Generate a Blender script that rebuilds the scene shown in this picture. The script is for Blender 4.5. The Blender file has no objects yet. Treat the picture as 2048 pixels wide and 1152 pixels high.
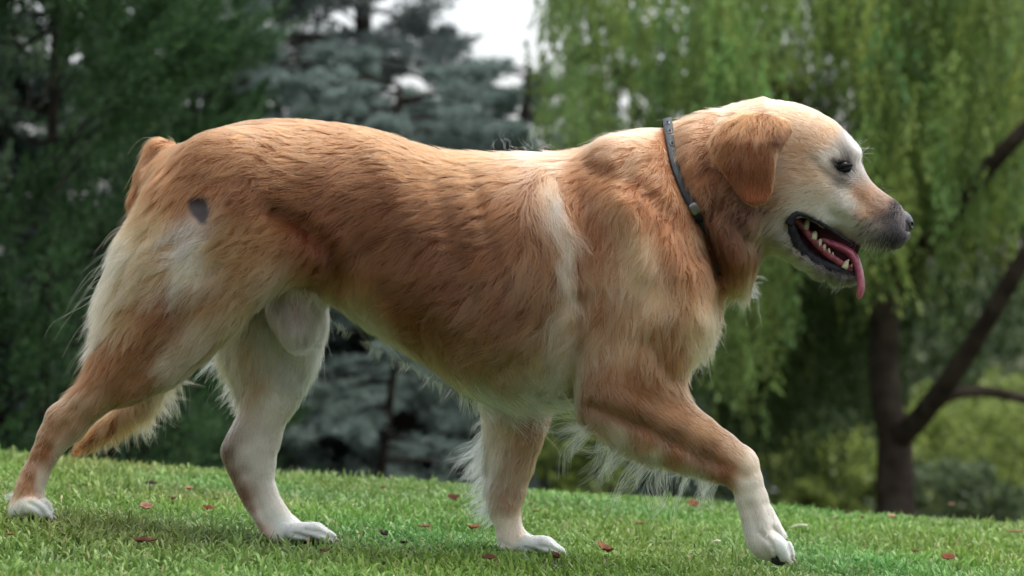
import bpy, math, random
import numpy as np
from mathutils import Vector
from mathutils.bvhtree import BVHTree
from mathutils.kdtree import KDTree
R = math.radians
rng = np.random.default_rng(7)
random.seed(7)
scene = bpy.context.scene
col = scene.collection

# ------------------------------------------------------------------ camera
CAMD = 3.45                     # metres from the lens to the dog's middle plane
PPM = 1400.0                    # picture scale on that plane
CZ = 0.389                      # lens height
cam_d = bpy.data.cameras.new('camera'); cam = bpy.data.objects.new('camera', cam_d)
col.objects.link(cam); scene.camera = cam
cam.location = (0, -CAMD, CZ); cam.rotation_euler = (R(90), 0, 0)
cam_d.sensor_width = 36; cam_d.lens = 36 * CAMD * PPM / 2048
cam_d.clip_start = 0.05; cam_d.clip_end = 3000
cam_d.dof.use_dof = True; cam_d.dof.focus_distance = CAMD - 0.07
cam_d.dof.aperture_fstop = 5.0; cam_d.dof.aperture_blades = 0

# ------------------------------------------------------------------ sky and sun
SUN_EL, SUN_AZ = 70, 60         # the light comes from above and a little behind the dog
w = bpy.data.worlds.new('World'); scene.world = w; w.use_nodes = True
nt = w.node_tree; nt.nodes.clear()
sky = nt.nodes.new('ShaderNodeTexSky'); sky.sky_type = 'NISHITA'; sky.sun_disc = False
sky.sun_elevation = R(SUN_EL); sky.sun_rotation = R(SUN_AZ); sky.air_density = 1.0; sky.dust_density = 4.0; sky.ozone_density = 1.0
hs = nt.nodes.new('ShaderNodeHueSaturation'); hs.inputs['Saturation'].default_value = 0.30; hs.inputs['Value'].default_value = 1.0
bg = nt.nodes.new('ShaderNodeBackground'); bg.inputs['Strength'].default_value = 0.15
ow = nt.nodes.new('ShaderNodeOutputWorld')
nt.links.new(sky.outputs[0], hs.inputs['Color']); nt.links.new(hs.outputs[0], bg.inputs[0]); nt.links.new(bg.outputs[0], ow.inputs[0])
sd = bpy.data.lights.new('sun', 'SUN'); so = bpy.data.objects.new('sun', sd); col.objects.link(so)
sd.energy = 0.5; sd.angle = R(30); sd.color = (1.0, 0.975, 0.94)
az = R(SUN_AZ); sv = Vector((math.sin(az) * math.cos(R(SUN_EL)), math.cos(az) * math.cos(R(SUN_EL)), math.sin(R(SUN_EL))))
so.rotation_euler = sv.to_track_quat('Z', 'Y').to_euler(); so.location = (3, 5, 9)
scene.view_settings.view_transform = 'Standard'; scene.view_settings.look = 'None'
scene.view_settings.exposure = 1.22; scene.view_settings.gamma = 1
scene.render.engine = 'CYCLES'
scene.cycles.max_bounces = 8; scene.cycles.diffuse_bounces = 3; scene.cycles.glossy_bounces = 3
scene.cycles.transmission_bounces = 5; scene.cycles.transparent_max_bounces = 8
scene.cycles.use_denoising = True
try: scene.cycles_curves.shape = 'RIBBONS'
except Exception: pass

# ------------------------------------------------------------------ helpers
def lin(c):
    c = np.asarray(c, float) / 255.0
    return np.where(c < 0.04045, c / 12.92, ((c + 0.055) / 1.055) ** 2.4)

def tag(o, label=None, cat=None, group=None, kind=None):
    for k, v in (('label', label), ('category', cat), ('group', group), ('kind', kind)):
        if v: o[k] = v
    return o

def empty(name, loc, label, cat, group=None):
    o = bpy.data.objects.new(name, None); col.objects.link(o); o.location = loc
    return tag(o, label, cat, group)

def mesh_obj(name, V, F, mat=None, parent=None, smooth=True, color=None, loc=None):
    """V (n,3), F list or (m,k) array of faces; V is in world metres and is made local to the parent"""
    V = np.asarray(V, np.float32).reshape(-1, 3)
    base = np.zeros(3)
    if parent is not None: base = np.array(parent.matrix_basis.translation)
    if loc is not None: base = np.array(loc)
    me = bpy.data.meshes.new(name)
    if isinstance(F, np.ndarray):
        m, k = F.shape
        me.vertices.add(len(V)); me.vertices.foreach_set('co', (V - base).astype(np.float32).ravel())
        me.loops.add(m * k); me.loops.foreach_set('vertex_index', F.astype(np.int32).ravel())
        me.polygons.add(m); me.polygons.foreach_set('loop_start', (np.arange(m) * k).astype(np.int32))
        me.update(calc_edges=True)
    else:
        me.from_pydata([tuple(v) for v in (V - base)], [], [list(f) for f in F]); me.update()
    me.polygons.foreach_set('use_smooth', [smooth] * len(me.polygons))
    if color is not None:
        a = me.color_attributes.new('coat', 'FLOAT_COLOR', 'POINT')
        c = np.ones((len(V), 4), np.float32); c[:, :3] = color
        a.data.foreach_set('color', c.ravel())
    if mat: me.materials.append(mat)
    o = bpy.data.objects.new(name, me); col.objects.link(o)
    if parent is not None: o.parent = parent
    elif loc is not None: o.location = loc
    return o

def W(px, py, Y=0.0):
    """a point of the photograph at depth Y, in metres"""
    k = (CAMD + Y) / CAMD / PPM
    return np.array([(px - 1024) * k, Y, CZ + (576 - py) * k])

def lattice_noise(P, freq, seed=0):
    """smooth value noise in -1..1 at points P"""
    r = np.random.default_rng(1000 + seed); T = r.uniform(-1, 1, (32, 32, 32)).astype(np.float32)
    Q = np.asarray(P, np.float32) * freq + 100.37
    i = np.floor(Q).astype(np.int64); f = Q - i; f = f * f * (3 - 2 * f)
    out = 0
    for a in (0, 1):
        for b in (0, 1):
            for c in (0, 1):
                wgt = (f[:, 0] if a else 1 - f[:, 0]) * (f[:, 1] if b else 1 - f[:, 1]) * (f[:, 2] if c else 1 - f[:, 2])
                out = out + wgt * T[(i[:, 0] + a) % 32, (i[:, 1] + b) % 32, (i[:, 2] + c) % 32]
    return out

def surface_nets(Vg, origin, h):
    s = Vg < 0; n = np.array(Vg.shape); c = n - 1
    acc = np.zeros((*c, 3), np.float32); cnt = np.zeros(c, np.float32)
    for ax in range(3):
        o1, o2 = [a for a in range(3) if a != ax]
        for i in (0, 1):
            for j in (0, 1):
                s0 = [None] * 3; s1 = [None] * 3
                s0[ax] = slice(0, c[ax]); s1[ax] = slice(1, n[ax])
                for o_, k_ in ((o1, i), (o2, j)):
                    s0[o_] = s1[o_] = slice(k_, k_ + c[o_])
                v0 = Vg[tuple(s0)]; v1 = Vg[tuple(s1)]
                m = (v0 < 0) != (v1 < 0)
                t = np.where(m, v0 / np.where(m, v0 - v1, 1), 0)
                acc[..., ax] += np.where(m, t, 0); acc[..., o1] += m * i; acc[..., o2] += m * j; cnt += m
    cell = cnt > 0
    idx = -np.ones(c, np.int64); idx[cell] = np.arange(cell.sum())
    g = np.argwhere(cell)
    V = (g + acc[cell] / cnt[cell][:, None]) * h + origin
    quads = []
    for ax in range(3):
        o1, o2 = [(1, 2), (2, 0), (0, 1)][ax]
        s0 = [slice(1, n[a] - 1) for a in range(3)]; s1 = list(s0)
        s0[ax] = slice(0, n[ax] - 1); s1[ax] = slice(1, n[ax])
        a0 = s[tuple(s0)]; a1 = s[tuple(s1)]
        for flip, m in ((False, a0 & ~a1), (True, ~a0 & a1)):
            e = np.argwhere(m)
            off = np.ones(3, int); off[ax] = 0
            e = e + off
            q = []
            for d1, d2 in ((0, 0), (-1, 0), (-1, -1), (0, -1)):
                p = e.copy(); p[:, o1] += d1; p[:, o2] += d2
                q.append(idx[p[:, 0], p[:, 1], p[:, 2]])
            q = np.stack(q, 1)
            if flip: q = q[:, ::-1]
            quads.append(q)
    return V.astype(np.float32), np.concatenate(quads)

def smin(a, b, k):
    if k <= 0: return np.minimum(a, b)
    hh = np.maximum(k - np.abs(a - b), 0) / k
    return np.minimum(a, b) - hh * hh * k * 0.25

def sdf_mesh(fn, lo, hi, h, narrow=False):
    lo = np.array(lo, float); hi = np.array(hi, float)
    ns = np.ceil((hi - lo) / h).astype(int) + 1
    ax = [lo[i] + h * np.arange(ns[i]) for i in range(3)]
    G = np.empty(ns, np.float32)
    Yg, Zg = np.meshgrid(ax[1], ax[2], indexing='ij')
    if narrow:
        S = 5; lo2 = lo; nc = np.ceil(ns / S).astype(int) + 1
        A = np.stack(np.meshgrid(*[lo[i] + h * S * np.arange(nc[i]) for i in range(3)], indexing='ij'), -1).reshape(-1, 3)
        cg = np.concatenate([fn(A[i:i + 200000]) for i in range(0, len(A), 200000)]).reshape(nc)
        near_ = np.abs(cg) < h * S * 2.0
        n2 = near_.copy()
        for a_ in range(3):
            n3 = n2.copy(); s1 = [slice(None)] * 3; s2 = [slice(None)] * 3; s1[a_] = slice(1, None); s2[a_] = slice(None, -1)
            n3[tuple(s1)] |= n2[tuple(s2)]; n3[tuple(s2)] |= n2[tuple(s1)]; n2 = n3
        up = np.repeat(np.repeat(np.repeat(n2, S, 0), S, 1), S, 2)[:ns[0], :ns[1], :ns[2]]
        G[:] = np.repeat(np.repeat(np.repeat(cg, S, 0), S, 1), S, 2)[:ns[0], :ns[1], :ns[2]]
        ix = np.argwhere(up)
        for i in range(0, len(ix), 200000):
            q = ix[i:i + 200000]; G[q[:, 0], q[:, 1], q[:, 2]] = fn(lo + q * h)
    else:
        for i, x in enumerate(ax[0]):
            P = np.stack([np.full(Yg.size, x), Yg.ravel(), Zg.ravel()], 1)
            G[i] = fn(P).reshape(Yg.shape)
    V, F = surface_nets(G, lo, h)
    return V, F, G, lo

def tube(path, rad, seg=8, flat=1.0, closed_ends=True):
    """tapered tube along path; returns V, F"""
    path = np.asarray(path, float); n = len(path); rad = np.broadcast_to(np.asarray(rad, float), (n,))
    T = np.gradient(path, axis=0); T /= np.linalg.norm(T, axis=1)[:, None] + 1e-12
    up = np.array([0, 1.0, 0]); V = []; F = []
    for i in range(n):
        a = np.cross(T[i], up)
        if np.linalg.norm(a) < 1e-3: a = np.cross(T[i], [1.0, 0, 0])
        a /= np.linalg.norm(a); b = np.cross(a, T[i])
        for j in range(seg):
            th = 2 * math.pi * j / seg
            V.append(path[i] + rad[i] * (math.cos(th) * a + math.sin(th) * b * flat))
    for i in range(n - 1):
        for j in range(seg):
            F.append((i * seg + j, i * seg + (j + 1) % seg, (i + 1) * seg + (j + 1) % seg, (i + 1) * seg + j))
    if closed_ends:
        F.append(tuple(range(seg))[::-1]); F.append(tuple((n - 1) * seg + j for j in range(seg)))
    return np.array(V), F

def merge(parts):
    V = []; F = []; o = 0
    for v, f in parts:
        V.append(v); F += [tuple(i + o for i in q) for q in f]; o += len(v)
    return np.concatenate(V), F

def spline(pts, n):
    """Catmull-Rom through pts (k,d) -> n points"""
    P = np.asarray(pts, float); P = np.vstack([2 * P[0] - P[1], P, 2 * P[-1] - P[-2]])
    k = len(P) - 3; out = []
    for u in np.linspace(0, k - 1e-6, n):
        i = int(u); t = u - i; p0, p1, p2, p3 = P[i:i + 4]
        out.append(.5 * ((2 * p1) + (-p0 + p2) * t + (2 * p0 - 5 * p1 + 4 * p2 - p3) * t * t + (-p0 + 3 * p1 - 3 * p2 + p3) * t ** 3))
    return np.array(out)

# ------------------------------------------------------------------ materials
def mat(name):
    m = bpy.data.materials.new(name); m.use_nodes = True
    b = m.node_tree.nodes['Principled BSDF']
    return m, m.node_tree, b

def noisy(name, c1, c2, scale, rough=0.6, bump=0.0, bscale=None, spec=0.5, detail=4, c3=None, coat=0):
    """a surface whose colour varies between two or three tones"""
    m, t, b = mat(name)
    tc = t.nodes.new('ShaderNodeTexCoord'); n = t.nodes.new('ShaderNodeTexNoise'); n.inputs['Scale'].default_value = scale
    n.inputs['Detail'].default_value = detail
    r = t.nodes.new('ShaderNodeValToRGB'); r.color_ramp.elements[0].position = .35; r.color_ramp.elements[1].position = .65
    r.color_ramp.elements[0].color = (*c1, 1); r.color_ramp.elements[1].color = (*c2, 1)
    if c3:
        e = r.color_ramp.elements.new(.5); e.color = (*c3, 1)
    t.links.new(tc.outputs['Object'], n.inputs['Vector']); t.links.new(n.outputs[0], r.inputs[0]); t.links.new(r.outputs[0], b.inputs['Base Color'])
    b.inputs['Roughness'].default_value = rough; b.inputs['Specular IOR Level'].default_value = spec
    if coat: b.inputs['Coat Weight'].default_value = coat; b.inputs['Coat Roughness'].default_value = 0.08
    if bump:
        n2 = t.nodes.new('ShaderNodeTexNoise'); n2.inputs['Scale'].default_value = bscale or scale * 3; n2.inputs['Detail'].default_value = 5
        bp = t.nodes.new('ShaderNodeBump'); bp.inputs['Strength'].default_value = bump; bp.inputs['Distance'].default_value = 0.002
        t.links.new(tc.outputs['Object'], n2.inputs['Vector']); t.links.new(n2.outputs[0], bp.inputs['Height']); t.links.new(bp.outputs[0], b.inputs['Normal'])
    return m

def leaf_mat(name, c1, c2, trans=0.35, rough=0.55, attr=None):
    """leaf-like surface; every loose leaf gets its own tone between c1 and c2 (random per island), and lets light through"""
    m, t, b = mat(name)
    g = t.nodes.new('ShaderNodeNewGeometry'); r = t.nodes.new('ShaderNodeValToRGB')
    r.color_ramp.elements[0].color = (*c1, 1); r.color_ramp.elements[1].color = (*c2, 1)
    src = g.outputs['Random Per Island']
    if attr:
        at = t.nodes.new('ShaderNodeAttribute'); at.attribute_name = attr
        mx = t.nodes.new('ShaderNodeMix'); mx.data_type = 'RGBA'; mx.blend_type = 'MULTIPLY'; mx.inputs[0].default_value = 1
    t.links.new(src, r.inputs[0]); out = r.outputs[0]
    if attr:
        t.links.new(r.outputs[0], mx.inputs[6]); t.links.new(at.outputs['Color'], mx.inputs[7]); out = mx.outputs[2]
    t.links.new(out, b.inputs['Base Color']); b.inputs['Roughness'].default_value = rough; b.inputs['Specular IOR Level'].default_value = .35
    tr = t.nodes.new('ShaderNodeBsdfTranslucent'); t.links.new(out, tr.inputs[0])
    ms = t.nodes.new('ShaderNodeMixShader'); ms.inputs[0].default_value = trans
    t.links.new(b.outputs[0], ms.inputs[1]); t.links.new(tr.outputs[0], ms.inputs[2]); t.links.new(ms.outputs[0], t.nodes['Material Output'].inputs[0])
    return m

# ------------------------------------------------------------------ the ground
def ground_z(x, y):
    x = np.asarray(x, float); y = np.asarray(y, float)
    z = -.0045 - .0676 * np.clip(x, -4, 4) + .016 * np.exp(-((x + .67) / .25) ** 2 - ((y + .09) / .3) ** 2)
    t = np.clip(y - 1.05, 0, 1.2); z = z - .25 * t * t - np.clip(y - 2.25, 0, None) * .5
    z = np.maximum(z, -1.35 - .0 * x + .04 * np.sin(x * .7) * np.cos(y * .5)) if True else z
    return z + .004 * np.sin(x * 9 + 1) * np.cos(y * 7) + .0025 * np.sin(x * 23) * np.sin(y * 19 + 2)

def on_ground(px, py):
    """where the sight line through a picture point meets the lawn"""
    for D in np.arange(2.6, 6, .004):
        p = W(px, py, D - CAMD)
        if p[2] <= ground_z(p[0], p[1]): return np.array([p[0], p[1], float(ground_z(p[0], p[1]))])
    return p

def grid_axis(lo, hi, fine_lo, fine_hi, step):
    a = np.arange(fine_lo, fine_hi + 1e-6, step); out = list(a); s = step; v = fine_hi
    while v < hi: s *= 1.35; v += s; out.append(v)
    s = step; v = fine_lo
    while v > lo: s *= 1.35; v -= s; out.insert(0, v)
    return np.array(out)
gx = grid_axis(-1500, 1500, -2.2, 2.2, .04); gy = grid_axis(-40, 2500, -1.2, 8, .05)
GX, GY = np.meshgrid(gx, gy, indexing='ij'); GV = np.stack([GX, GY, ground_z(GX, GY)], -1).reshape(-1, 3)
ni, nj = len(gx), len(gy); I, J = np.meshgrid(np.arange(ni - 1), np.arange(nj - 1), indexing='ij'); a0 = (I * nj + J).ravel()
m_soil = noisy('soil_and_moss', (.020, .032, .008), (.045, .075, .016), 14, rough=.95, bump=.6, bscale=120, c3=(.045, .04, .02), spec=.15)
tag(mesh_obj('lawn_ground', GV, np.stack([a0, a0 + nj, a0 + nj + 1, a0 + 1], 1), m_soil), 'green lawn running over a low crest', 'lawn', kind='structure')

def unit(v): return v / (np.linalg.norm(v, axis=-1, keepdims=True) + 1e-9)
def rhombs(c, a, b, l, w_):
    """leaf-shaped quads: centre, long axis, wide axis, half sizes"""
    l = np.asarray(l)[:, None]; w_ = np.asarray(w_)[:, None]
    V = np.stack([c - a * l, c + b * w_ - a * l * .15, c + a * l, c - b * w_ - a * l * .15], 1).reshape(-1, 3)
    return V, np.arange(len(V)).reshape(-1, 4)

# grass: short broad blades, each leaning its own way
m_grass = leaf_mat('grass_blade', (.115, .225, .042), (.260, .405, .100), trans=.33, rough=.38, attr='coat')
def grass(n, x0, x1, y0, y1, hmin, hmax, wmin, wmax, lean, seed, outside=False):
    r = np.random.default_rng(seed)
    x = r.uniform(x0, x1, n * 3); y = r.uniform(y0, y1, n * 3)
    P = np.stack([x, y, ground_z(x, y)], 1)
    k = (lattice_noise(P, 9, seed) * .5 + lattice_noise(P, 26, seed + 1) * .5 + .62 > r.random(n * 3) * 1.1) & ((np.abs(x) < .27 * (y + CAMD) + .25) != outside)
    P = P[k][:n]; n = len(P)
    h = r.uniform(hmin, hmax, n) * (1 + .35 * lattice_noise(P, 7, seed + 2)); wd = r.uniform(wmin, wmax, n); th = r.uniform(0, 6.283, n); ln = np.abs(r.normal(lean, .3, n)).clip(0, 1.35)
    d = np.stack([np.cos(th), np.sin(th), np.zeros(n)], 1); s = np.stack([-np.sin(th + r.normal(0, .5, n)), np.cos(th + r.normal(0, .5, n)), r.normal(0, .2, n)], 1); s = unit(s)
    up = np.array([[0, 0, 1.]])
    c0 = P - up * .004; c1 = P + (d * np.sin(ln * .6)[:, None] + up * np.cos(ln * .6)[:, None]) * (h * .5)[:, None]
    c2 = c1 + (d * np.sin(ln * 1.25)[:, None] + up * np.cos(ln * 1.25)[:, None]) * (h * .32)[:, None]; c3 = c2 + (d * np.sin(ln * 1.6)[:, None] + up * np.cos(ln * 1.6)[:, None]) * (h * .22)[:, None]
    w_ = wd[:, None] * .5
    V = np.stack([c0 - s * w_ * .8, c0 + s * w_ * .8, c1 - s * w_, c1 + s * w_, c2 - s * w_ * .75, c2 + s * w_ * .75, c3 - s * w_ * .08, c3 + s * w_ * .08], 1).reshape(-1, 3)
    b = np.arange(n)[:, None] * 8
    Fq = np.concatenate([b + [0, 1, 3, 2], b + [2, 3, 5, 4], b + [4, 5, 7, 6]])
    tone = np.stack([1 + .35 * lattice_noise(P, 3.1, 40), 1 + .16 * lattice_noise(P, 4.2, 41), 1 + .3 * lattice_noise(P, 3.6, 42)], 1) * (1 + r.normal(0, .12, (n, 1)))
    dry = r.random(n) < .035; tone[dry] = np.array([2.1, 1.15, 2.4])
    tone = np.repeat(np.clip(tone, .4, 3), 8, 0)
    return V, Fq, tone
ga = grass(250000, -1.5, 1.5, -.75, 2.1, .008, .021, .0018, .0042, .9, 3)
gb = grass(26000, -1.5, 1.5, -.75, 1.7, .016, .028, .0026, .0046, .7, 5)
gc = grass(60000, -2.6, 2.6, -1.2, 2.0, .010, .026, .0030, .0060, .8, 9, True)
o = len(ga[0]); o2 = o + len(gb[0])
tag(mesh_obj('grass', np.concatenate([ga[0], gb[0], gc[0]]), np.concatenate([ga[1], gb[1] + o, gc[1] + o2]), m_grass, color=np.concatenate([ga[2], gb[2], gc[2]]) ), 'short bright green lawn grass under the dog', 'grass', kind='stuff')

# ------------------------------------------------------------------ trees
def bark(name, c1, c2): return noisy(name, c1, c2, 9, rough=.95, bump=1.0, bscale=25, spec=.15)
m_bark = bark('dark_bark', (.012, .010, .008), (.034, .027, .021))
m_bark2 = bark('brown_bark', (.035, .026, .020), (.085, .066, .050))
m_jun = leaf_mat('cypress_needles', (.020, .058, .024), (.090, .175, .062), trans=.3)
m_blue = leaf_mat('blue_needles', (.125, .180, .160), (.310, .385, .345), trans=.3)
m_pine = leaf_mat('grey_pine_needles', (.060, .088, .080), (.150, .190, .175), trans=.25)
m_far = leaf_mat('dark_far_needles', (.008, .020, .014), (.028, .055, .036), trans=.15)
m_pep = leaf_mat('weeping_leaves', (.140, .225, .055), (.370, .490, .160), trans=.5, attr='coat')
m_pepd = leaf_mat('shaded_weeping_leaves', (.036, .070, .020), (.090, .140, .036), trans=.35)  # weeping leaf tones darkened, the inner crown's shade put into the colour
m_yel = leaf_mat('yellow_green_leaves', (.10, .15, .030), (.36, .44, .12), trans=.5)
m_shrub = leaf_mat('grey_green_leaves', (.06, .10, .045), (.16, .21, .10), trans=.4)

def plume(r, base, d, L, n, spread, leaf_l, leaf_w, acute=.55, sag=0.0):
    """a feathery frond: leaves lying along and around an axis"""
    u = r.random(n) ** .8; side = unit(r.normal(0, 1, (n, 3)))
    side = side - (side @ d)[:, None] * d; side = unit(side)
    prof = np.sin(np.clip(u * 1.05 + .08, 0, 1) * 3.14) ** .6
    c = base + d * (u * L)[:, None] + side * (spread * prof * r.random(n) ** .6)[:, None]
    c[:, 2] -= sag * (u * L) ** 2
    a = unit(d * acute + side * (1 - acute) + r.normal(0, .18, (n, 3)))
    b = unit(np.cross(a, r.normal(0, 1, (n, 3))))
    return c, a, b, leaf_l * r.uniform(.6, 1.3, n), leaf_w * r.uniform(.7, 1.3, n)

def gather(L):
    c, a, b, l, w_ = [np.concatenate([q[i] for q in L]) for i in range(5)]
    return rhombs(c, a, b, l, w_)

def conifer(name, label, x, D, z0, H, crown_z0, R0, n_br, leafm, barkm, seed, up=.15, droop=.25, leaf=(.020, .0035), per=70, sub=9, spread=.05, dens_top=1.0, trunk_r=.12, group=None, taper=1.0, into=None):
    r = np.random.default_rng(seed); y = D - CAMD
    root = empty(name, (x, y, z0), label, 'tree', group) if into is None else None
    tr = spline([(x, y, z0 - .1), (x + r.normal(0, .03), y, z0 + H * .4), (x + r.normal(0, .05), y, z0 + H * .75), (x, y, z0 + H)], 14)
    parts = [tube(tr, np.linspace(trunk_r, trunk_r * .12, 14), 9)]
    LV = []
    for i in range(n_br):
        f = (i + r.random()) / n_br; zb = crown_z0 + (z0 + H - crown_z0) * f
        if r.random() > dens_top and zb > .4: continue
        rr = R0 * (1 - f * .85 * taper) * r.uniform(.7, 1.12); th = r.uniform(0, 6.283)
        bx = np.interp(zb, tr[:, 2], tr[:, 0]); d = np.array([math.cos(th), math.sin(th), 0])
        b0 = np.array([bx, y, zb]); b2 = b0 + d * rr + np.array([0, 0, (up - droop) * rr]); b1 = (b0 + b2) / 2 + np.array([0, 0, up * rr * .5]); b3 = b2 + d * .08 + np.array([0, 0, .10 * up * rr + .03])
        br = spline([b0, b1, b2, b3], 9)
        parts.append(tube(br, np.linspace(.022 * rr / 1.5 + .006, .004, 9), 5))
        for j in range(sub):
            g = .22 + .8 * (j + r.random()) / sub; g = min(g, .999); q = br[int(g * 8)] * (1 - (g * 8) % 1) + br[min(int(g * 8) + 1, 8)] * ((g * 8) % 1)
            sgn = 1 if j % 2 else -1; s = np.array([-d[1], d[0], 0]) * sgn
            dd = unit(d * .8 + s * r.uniform(.35, .9) + np.array([0, 0, up * .7 + r.normal(0, .12)]))
            LV.append(plume(r, q, dd, rr * .36 * r.uniform(.6, 1.2) * (1.15 - g * .45), per, spread, leaf[0], leaf[1]))
        LV.append(plume(r, br[5], unit(br[8] - br[5]), np.linalg.norm(br[8] - br[5]) * 1.25, per, spread * 1.2, leaf[0], leaf[1]))
    if into is not None:
        into.append(gather(LV)); return
    v, f_ = merge(parts); mesh_obj('trunk', v, f_, barkm, root)
    v, f_ = gather(LV); mesh_obj('crown', v, f_, leafm, root, smooth=False)
    return root
def XD(px, D): return (px - 1024) * D / (CAMD * PPM)
def ZD(py, D): return CZ + (576 - py) * D / (CAMD * PPM)
GZ = -1.35

# the feathery cypress on the left: upswept plumes
def cypress(name, label, cx, D, rad, top, n, seed, leafm, lean=(.55, 0, .8), size=.5, group=None):
    r = np.random.default_rng(seed); y = D - CAMD
    root = empty(name, (cx, y, GZ), label, 'tree', group)
    parts = [tube(spline([(cx, y, GZ - .1), (cx + .05, y, 0), (cx + .1, y, top * .6), (cx + .15, y, top)], 12), np.linspace(.028, .008, 12), 9)]
    LV = []
    for i in range(n):
        z = GZ + .1 + (top - GZ) * r.random() ** .9; f = (z - GZ) / (top - GZ)
        rr = rad * (1.05 - .55 * f) ; th = r.uniform(0, 6.283); q = r.uniform(.25, 1) ** .5
        bump_ = 1 + .28 * math.sin(th * 3 + z * 4) 
        p = np.array([cx + math.cos(th) * rr * q * bump_, y + math.sin(th) * rr * q * bump_, z])
        out = np.array([math.cos(th), math.sin(th), .0])
        d = unit(out * .75 + np.array(lean) * .55 + r.normal(0, .22, 3) + np.array([0, 0, .35]))
        L = size * r.uniform(.5, 1.25)
        s = r.random()
        if s < .25: parts.append(tube(np.array([[cx, y, z - .3 * rr], (np.array([cx, y, z - .3 * rr]) + p) / 2 + [0, 0, -.05], p, p + d * L * .6]), [.006, .005, .004, .002], 5))
        LV.append(plume(r, p, d, L, 170, L * .13, .020, .0048, acute=.78))
        for k in range(3):
            dd = unit(d + r.normal(0, .35, 3)); LV.append(plume(r, p + d * L * r.uniform(.1, .6), dd, L * .45, 60, L * .09, .018, .0045, acute=.72))
    v, f_ = merge(parts); mesh_obj('trunk', v, f_, m_bark, root)
    v, f_ = gather(LV); mesh_obj('crown', v, f_, leafm, root, smooth=False)
cypress('cypress_tree', 'dark green feathery cypress filling the left edge behind the lawn', XD(60, 8.4), 8.4, .66, 2.6, 470, 21, m_jun, size=.52)
cypress('cypress_tree', 'mid green cypress with upswept tips standing behind the dog tail end', XD(330, 9.6), 9.6, .40, ZD(60, 9.6), 230, 22, m_jun, size=.42)
# pines with gaps of sky, and blue spruces below them
conifer('pine_tree', 'grey green pine with sky showing through its branches above the dog rump', XD(500, 14), 14, GZ, 5.6, -.6, 1.25, 110, m_pine, m_bark, 31, up=.22, droop=.18, per=85, sub=11, spread=.08, leaf=(.034, .0055), dens_top=1, trunk_r=.13, taper=.6)
conifer('pine_tree', 'thin dark pine standing left of the bright gap of sky', XD(715, 16), 16, GZ, 5.8, -.6, .66, 90, m_pine, m_bark, 32, up=.3, droop=.1, per=80, sub=10, spread=.08, leaf=(.034, .0055), dens_top=1, trunk_r=.11, taper=.5)
conifer('blue_spruce', 'blue green spruce rising just above the dog back', XD(800, 11.5), 11.5, GZ, ZD(170, 11.5) - GZ, -1.2, 1.25, 95, m_blue, m_bark, 33, up=.2, droop=.3, per=95, sub=11, spread=.055, leaf=(.026, .0055), taper=.75)
conifer('blue_spruce', 'blue green spruce left of the weeping tree above the dog shoulder', XD(1060, 12.5), 12.5, GZ, ZD(130, 12.5) - GZ, -1.2, 1.2, 95, m_blue, m_bark, 34, up=.2, droop=.3, per=90, sub=10, spread=.055, leaf=(.026, .0055), taper=.75)
conifer('blue_spruce', 'full grey blue spruce directly behind the dog rump', XD(560, 12.6), 12.6, GZ, ZD(60, 12.6) - GZ, -1.2, 1.0, 85, m_blue, m_bark, 38, trunk_r=.05, up=.2, droop=.3, per=85, sub=10, spread=.055, leaf=(.026, .0055), taper=.7)
conifer('blue_spruce', 'small dusty blue spruce seen below the dog belly', XD(770, 9.6), 9.6, GZ, ZD(640, 9.6) - GZ + .35, -1.25, .8, 42, m_blue, m_bark, 35, trunk_r=.03, up=.12, droop=.3, per=85, sub=9, spread=.04, leaf=(.018, .0032))
conifer('blue_spruce', 'blue grey spruce behind the dog hind legs', XD(250, 10.5), 10.5, GZ, ZD(520, 10.5) - GZ, -1.25, .8, 46, m_blue, m_bark, 36, trunk_r=.045, up=.12, droop=.3, per=70, sub=8, spread=.045, leaf=(.018, .0032))
conifer('blue_spruce', 'tall pale blue spruce behind the cypress tips', XD(430, 12.5), 12.5, GZ, 4.2, -.9, 1.0, 62, m_blue, m_bark, 37, up=.2, droop=.3, per=70, sub=9, spread=.05, leaf=(.024, .0036))
# the dark wood behind closes the view
for k, (px, D, top) in enumerate([(-120, 13, 3.4), (130, 16, 4.6), (330, 18, 3.2), (520, 17, 1.9), (700, 19, 1.5), (880, 17.5, 1.3), (1050, 19.5, 1.5), (1230, 18, 2.4), (-20, 10.4, 1.3), (610, 12.4, .9), (960, 12.8, .75)]):
    conifer('spruce_tree', ['near black spruce at the far left edge of the wood', 'tall dark spruce deep in the wood on the left', 'dark spruce behind the mid green cypress', 'dark spruce between the two pines, low in the wood', 'dark spruce low behind the arch of the dog back',
            'dark spruce low under the bright gap of sky', 'dark spruce between the blue spruces at the shoulder', 'dark spruce half hidden by the hanging foliage', 'low dark spruce at the foot of the left cypress', 'low dark spruce between the hind leg and the belly', 'low dark spruce behind the far fore leg'][k],
            XD(px, D), D, GZ, top - GZ, -1.3, 1.5, 52, m_far, m_bark, 50 + k, up=.1, droop=.35, per=60, sub=8, spread=.10, leaf=(.045, .012), trunk_r=.06, group='dark spruces of the wood behind')

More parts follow.
